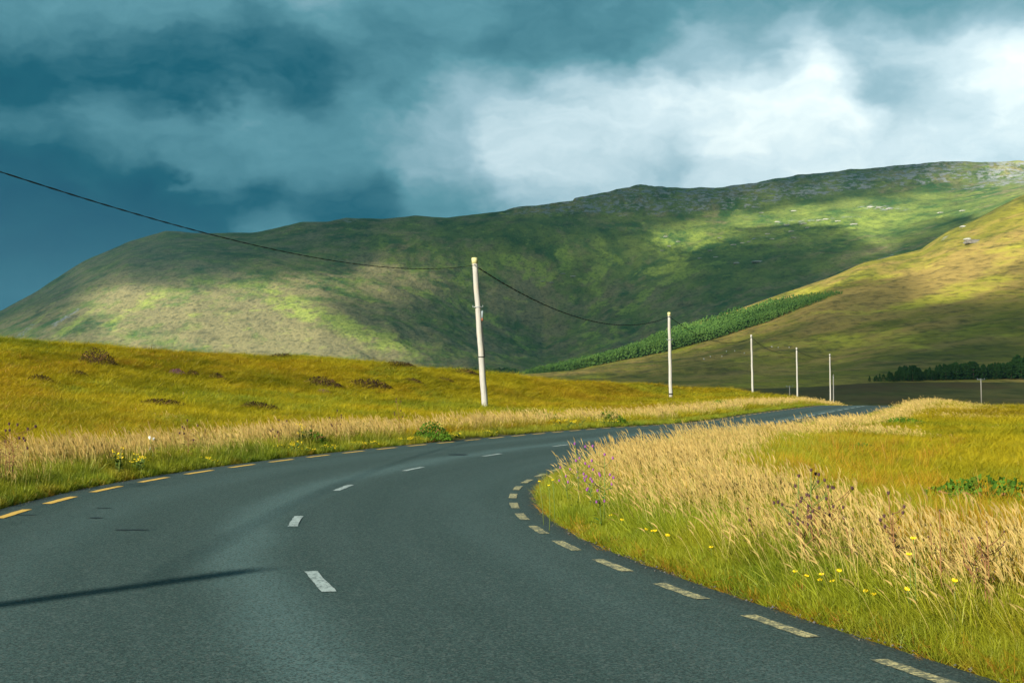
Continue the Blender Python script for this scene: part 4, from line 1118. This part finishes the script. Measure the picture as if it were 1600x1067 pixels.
for px, py, lab in [(437,655,'dark thistle stalk above the left verge, left of the straw patch'),(522,640,'dark thistle stalk in the middle of the left verge'),(622,622,'tallest dark thistle stalk on the left verge, before the nearest pole'),(288,655,'low dark thistle on the left verge, right of the white umbels')]:
    thistle(px, py, 1.15, -1, 7, .3, lab, None, head_b, stem_b, .03, 4, zmax=60)
thistle(235, 682, .9, -1, 4, .16, 'wild carrot with two white umbels on the left verge', None, petal_w, stem_g, .034, 8, zmax=40, cat='wildflower', name='wild_carrot')
def ragwort(px, py, w, label, group=None):
    x, y, h = place_on_ray(px, py, .5, .25, -1, 8, 80)
    o = empty('ragwort', (x, y, hz(x, y)), label=label, cat='wildflower', group=group); a, b, lf = MB(), MB(), MB()
    for k in range(9):
        q = Vector((r_.uniform(-w, w), r_.uniform(-.15, .15), h * r_.uniform(.6, 1.05))); a.tube([(q.x * .3, q.y * .3, 0), q * .6, q], .004, 4)
        for j in range(4): b.ball(q + Vector((r_.uniform(-.05, .05), r_.uniform(-.04, .04), r_.uniform(-.02, .02))), .011, 6, 4, (1.2, 1.2, .5))
        for j in range(5):
            p = q * r_.uniform(.2, .8); an = r_.uniform(0, 6.28); d = Vector((math.cos(an), math.sin(an), .4)) * .08; ww = Vector((-math.sin(an), math.cos(an), 0)) * .02; lf.add([p, p + d * .5 + ww, p + d, p + d * .5 - ww], [(0, 1, 2, 3)])
    a.build('stem', stem_g, o); b.build('flower_head', petal_y, o); lf.build('leaves', leaf_g, o, smooth=False)
for i, (px, py, w) in enumerate([(185,700,.08),(215,710,.1),(453,690,.25),(470,664,.12),(512,696,.15),(560,697,.2),(575,695,.2),(630,685,.2),(640,690,.12),(715,681,.25),(765,675,.2),(655,692,.2),(330,735,.15),(470,705,.3),(1060,655,.3),(880,656,.4),(900,652,.4),(950,652,.4)]):
    ragwort(px, py, w, 'yellow ragwort clump with small blooms low on the left verge grass', 'ragwort clumps along the left verge')
heath_m = leaf_mat('heather_leaves', (.03, .022, .012), (.085, .05, .028), 5); heath_p = leaf_mat('heather_bloom', (.13, .05, .09), (.26, .12, .19), 5); weed_m = leaf_mat('weed_leaves', (.04, .10, .012), (.12, .24, .025), 4)
def heather(px, py, w, h, label, mat=heath_m, group=None, rmin=12, rmax=120, name='heather_bush', cat='heather'):
    x, y = on_ray(px, py, rmin, rmax); b = MB(); tw = MB()
    for k in range(int(500 + 350 * w)):
        a = r_.uniform(0, 6.28); q = math.sqrt(r_.random()); zz_ = h * (1 - q * q) * r_.uniform(.25, 1.05) + .03
        c = Vector((math.cos(a) * q * w / 2, math.sin(a) * q * w * .4, zz_)); s_ = r_.uniform(.018, .045) * (1 + w * .3); d = Vector((r_.uniform(-1, 1), r_.uniform(-1, 1), r_.uniform(.2, 1.2))).normalized() * s_; u = d.cross(Vector((r_.uniform(-1, 1), 1, 0))).normalized() * s_ * .5
        b.add([c - u, c + d * .4 + u * .3, c + d, c + u], [(0, 1, 2), (0, 3, 1), (1, 3, 2)])
    for k in range(10):
        a = r_.uniform(0, 6.28); tw.tube([(0, 0, -.05), (math.cos(a) * w * .2, math.sin(a) * w * .2, h * .5), (math.cos(a) * w * .35, math.sin(a) * w * .3, h * .7)], .012, 4)
    o = empty(name, (x, y, hz(x, y)), label=label, cat=cat, group=group); b.build('foliage', mat, o, smooth=False); tw.build('twigs', stem_b, o)
for px, py, w, h, lab, mt in [(150,572,1.9,.75,'dark heather hump near the top left of the bank',heath_m),(338,596,1.0,.35,'small heather tuft on the upper bank, left of the wide dark bushes',heath_m),(275,588,1.0,.3,'low purple flowering heather on the upper bank',heath_p),
      (300,590,.8,.3,'dark heather touching the purple flowering one',heath_m),(498,606,2.4,.5,'wide dark heather bush on the middle of the bank, the left one of the pair',heath_m),(572,608,2.8,.5,'wide dark heather bush on the middle of the bank, the right one of the pair',heath_m),
      (640,600,1.6,.3,'low heather right of the wide dark pair on the bank',heath_m),(400,643,1.8,.3,'flat brown heather patch lower on the bank',heath_m),(250,637,2.0,.25,'flat brown heather at the left of the lower bank',heath_m),(120,590,1.0,.25,'tiny rust heather left of the dark hump',heath_m),
      (690,598,1.6,.3,'brown heather near the foot of the nearest pole line',heath_m),(503,616,.9,.2,'small purple heather below the wide dark pair',heath_p),(60,600,1.2,.3,'brown heather close to the left edge of the bank',heath_m),(440,560,2.0,.35,'heather fringe on the skyline of the bank',heath_m),
      (620,572,2.4,.35,'long heather fringe on the skyline above the wide pair',heath_m),(720,586,2.6,.4,'dark heather fringe on the skyline just left of the nearest pole',heath_m)]:
    heather(px, py, w, h, lab, mt)
for px, py, w, h, lab in [(485,700,.8,.35,'dense green dock clump on the left verge before the yellow flowers'),(560,690,.9,.4,'leafy green weed clump in the middle of the left verge'),(675,690,1.0,.45,'dark green weed clump on the left verge below the tallest stalk'),(850,664,1.5,.4,'green weeds on the outer verge of the bend'),
      (950,664,1.5,.45,'dark green weeds where the outer verge runs behind the bend'),(1125,640,1.6,.5,'green bush on the far left verge beside the climbing road')]:
    heather(px, py, w, h, lab, weed_m, name='weed_clump', cat='weed')
heather(1545, 800, 1.9, .35, 'low dark green bramble in a hollow of the right field', weed_m, rmin=10, rmax=40, name='bramble', cat='bramble')
heather(1410, 668, 2.0, .3, 'round green rush clump in the middle of the right field', weed_m, rmin=20, rmax=60, name='rush_clump', cat='rushes')
heather(1345, 712, 1.0, .2, 'small green clump in the near right field', weed_m, rmin=15, rmax=60, name='rush_clump', cat='rushes')

# ------------------------------------------------------------------ air
hb = MB(); hb.box((0, 0, 290), (19600, 19600, 680)); hz_o = hb.build('haze', None, smooth=False, kind='stuff')
hzm, t = new_mat('haze_air')
pv_ = t.n('ShaderNodeVolumePrincipled'); pv_.inputs['Color'].default_value = (.34, .78, 1, 1); pv_.inputs['Density'].default_value = 4.2e-5; pv_.inputs['Anisotropy'].default_value = .2
o_ = t.n('ShaderNodeOutputMaterial'); t.t.links.new(pv_.outputs[0], o_.inputs['Volume']); hz_o.data.materials.append(hzm)

# ------------------------------------------------------------------ loose grit and stones along the ragged edges of the asphalt
grit = simple('grit', (.085, .085, .075), .9, .5, 30); b = MB(); r_ = random.Random(31)
for i in range(2200):
    Yq = 3.5 + 38 * r_.random() ** 1.3; sd = r_.random() < .5; lt = (RE + r_.gauss(.0, .06)) if sd else (LE + r_.gauss(0, .09)); h_ = float(RH(Yq)); s_ = r_.uniform(.003, .011) * (1.6 if r_.random() < .06 else 1)
    x = float(RX(Yq)) + lt * math.cos(h_); y = Yq - lt * math.sin(h_); z = float(RZ(Yq)) + .012 + s_ * .3 if (LE < lt < RE) else max(hz(x, y), -.02) + s_ * .3
    v = [Vector((x, y, z)) + Vector(q) * s_ * r_.uniform(.7, 1.2) for q in ((1, 0, 0), (0, 1, 0), (-1, 0, 0), (0, -1, 0), (0, 0, .8), (0, 0, -.6))]
    b.add(v, [(0, 1, 4), (1, 2, 4), (2, 3, 4), (3, 0, 4), (1, 0, 5), (2, 1, 5), (3, 2, 5), (0, 3, 5)])
b.build('gravel', grit, smooth=False, kind='stuff', label='loose grit and small stones along the asphalt edges')
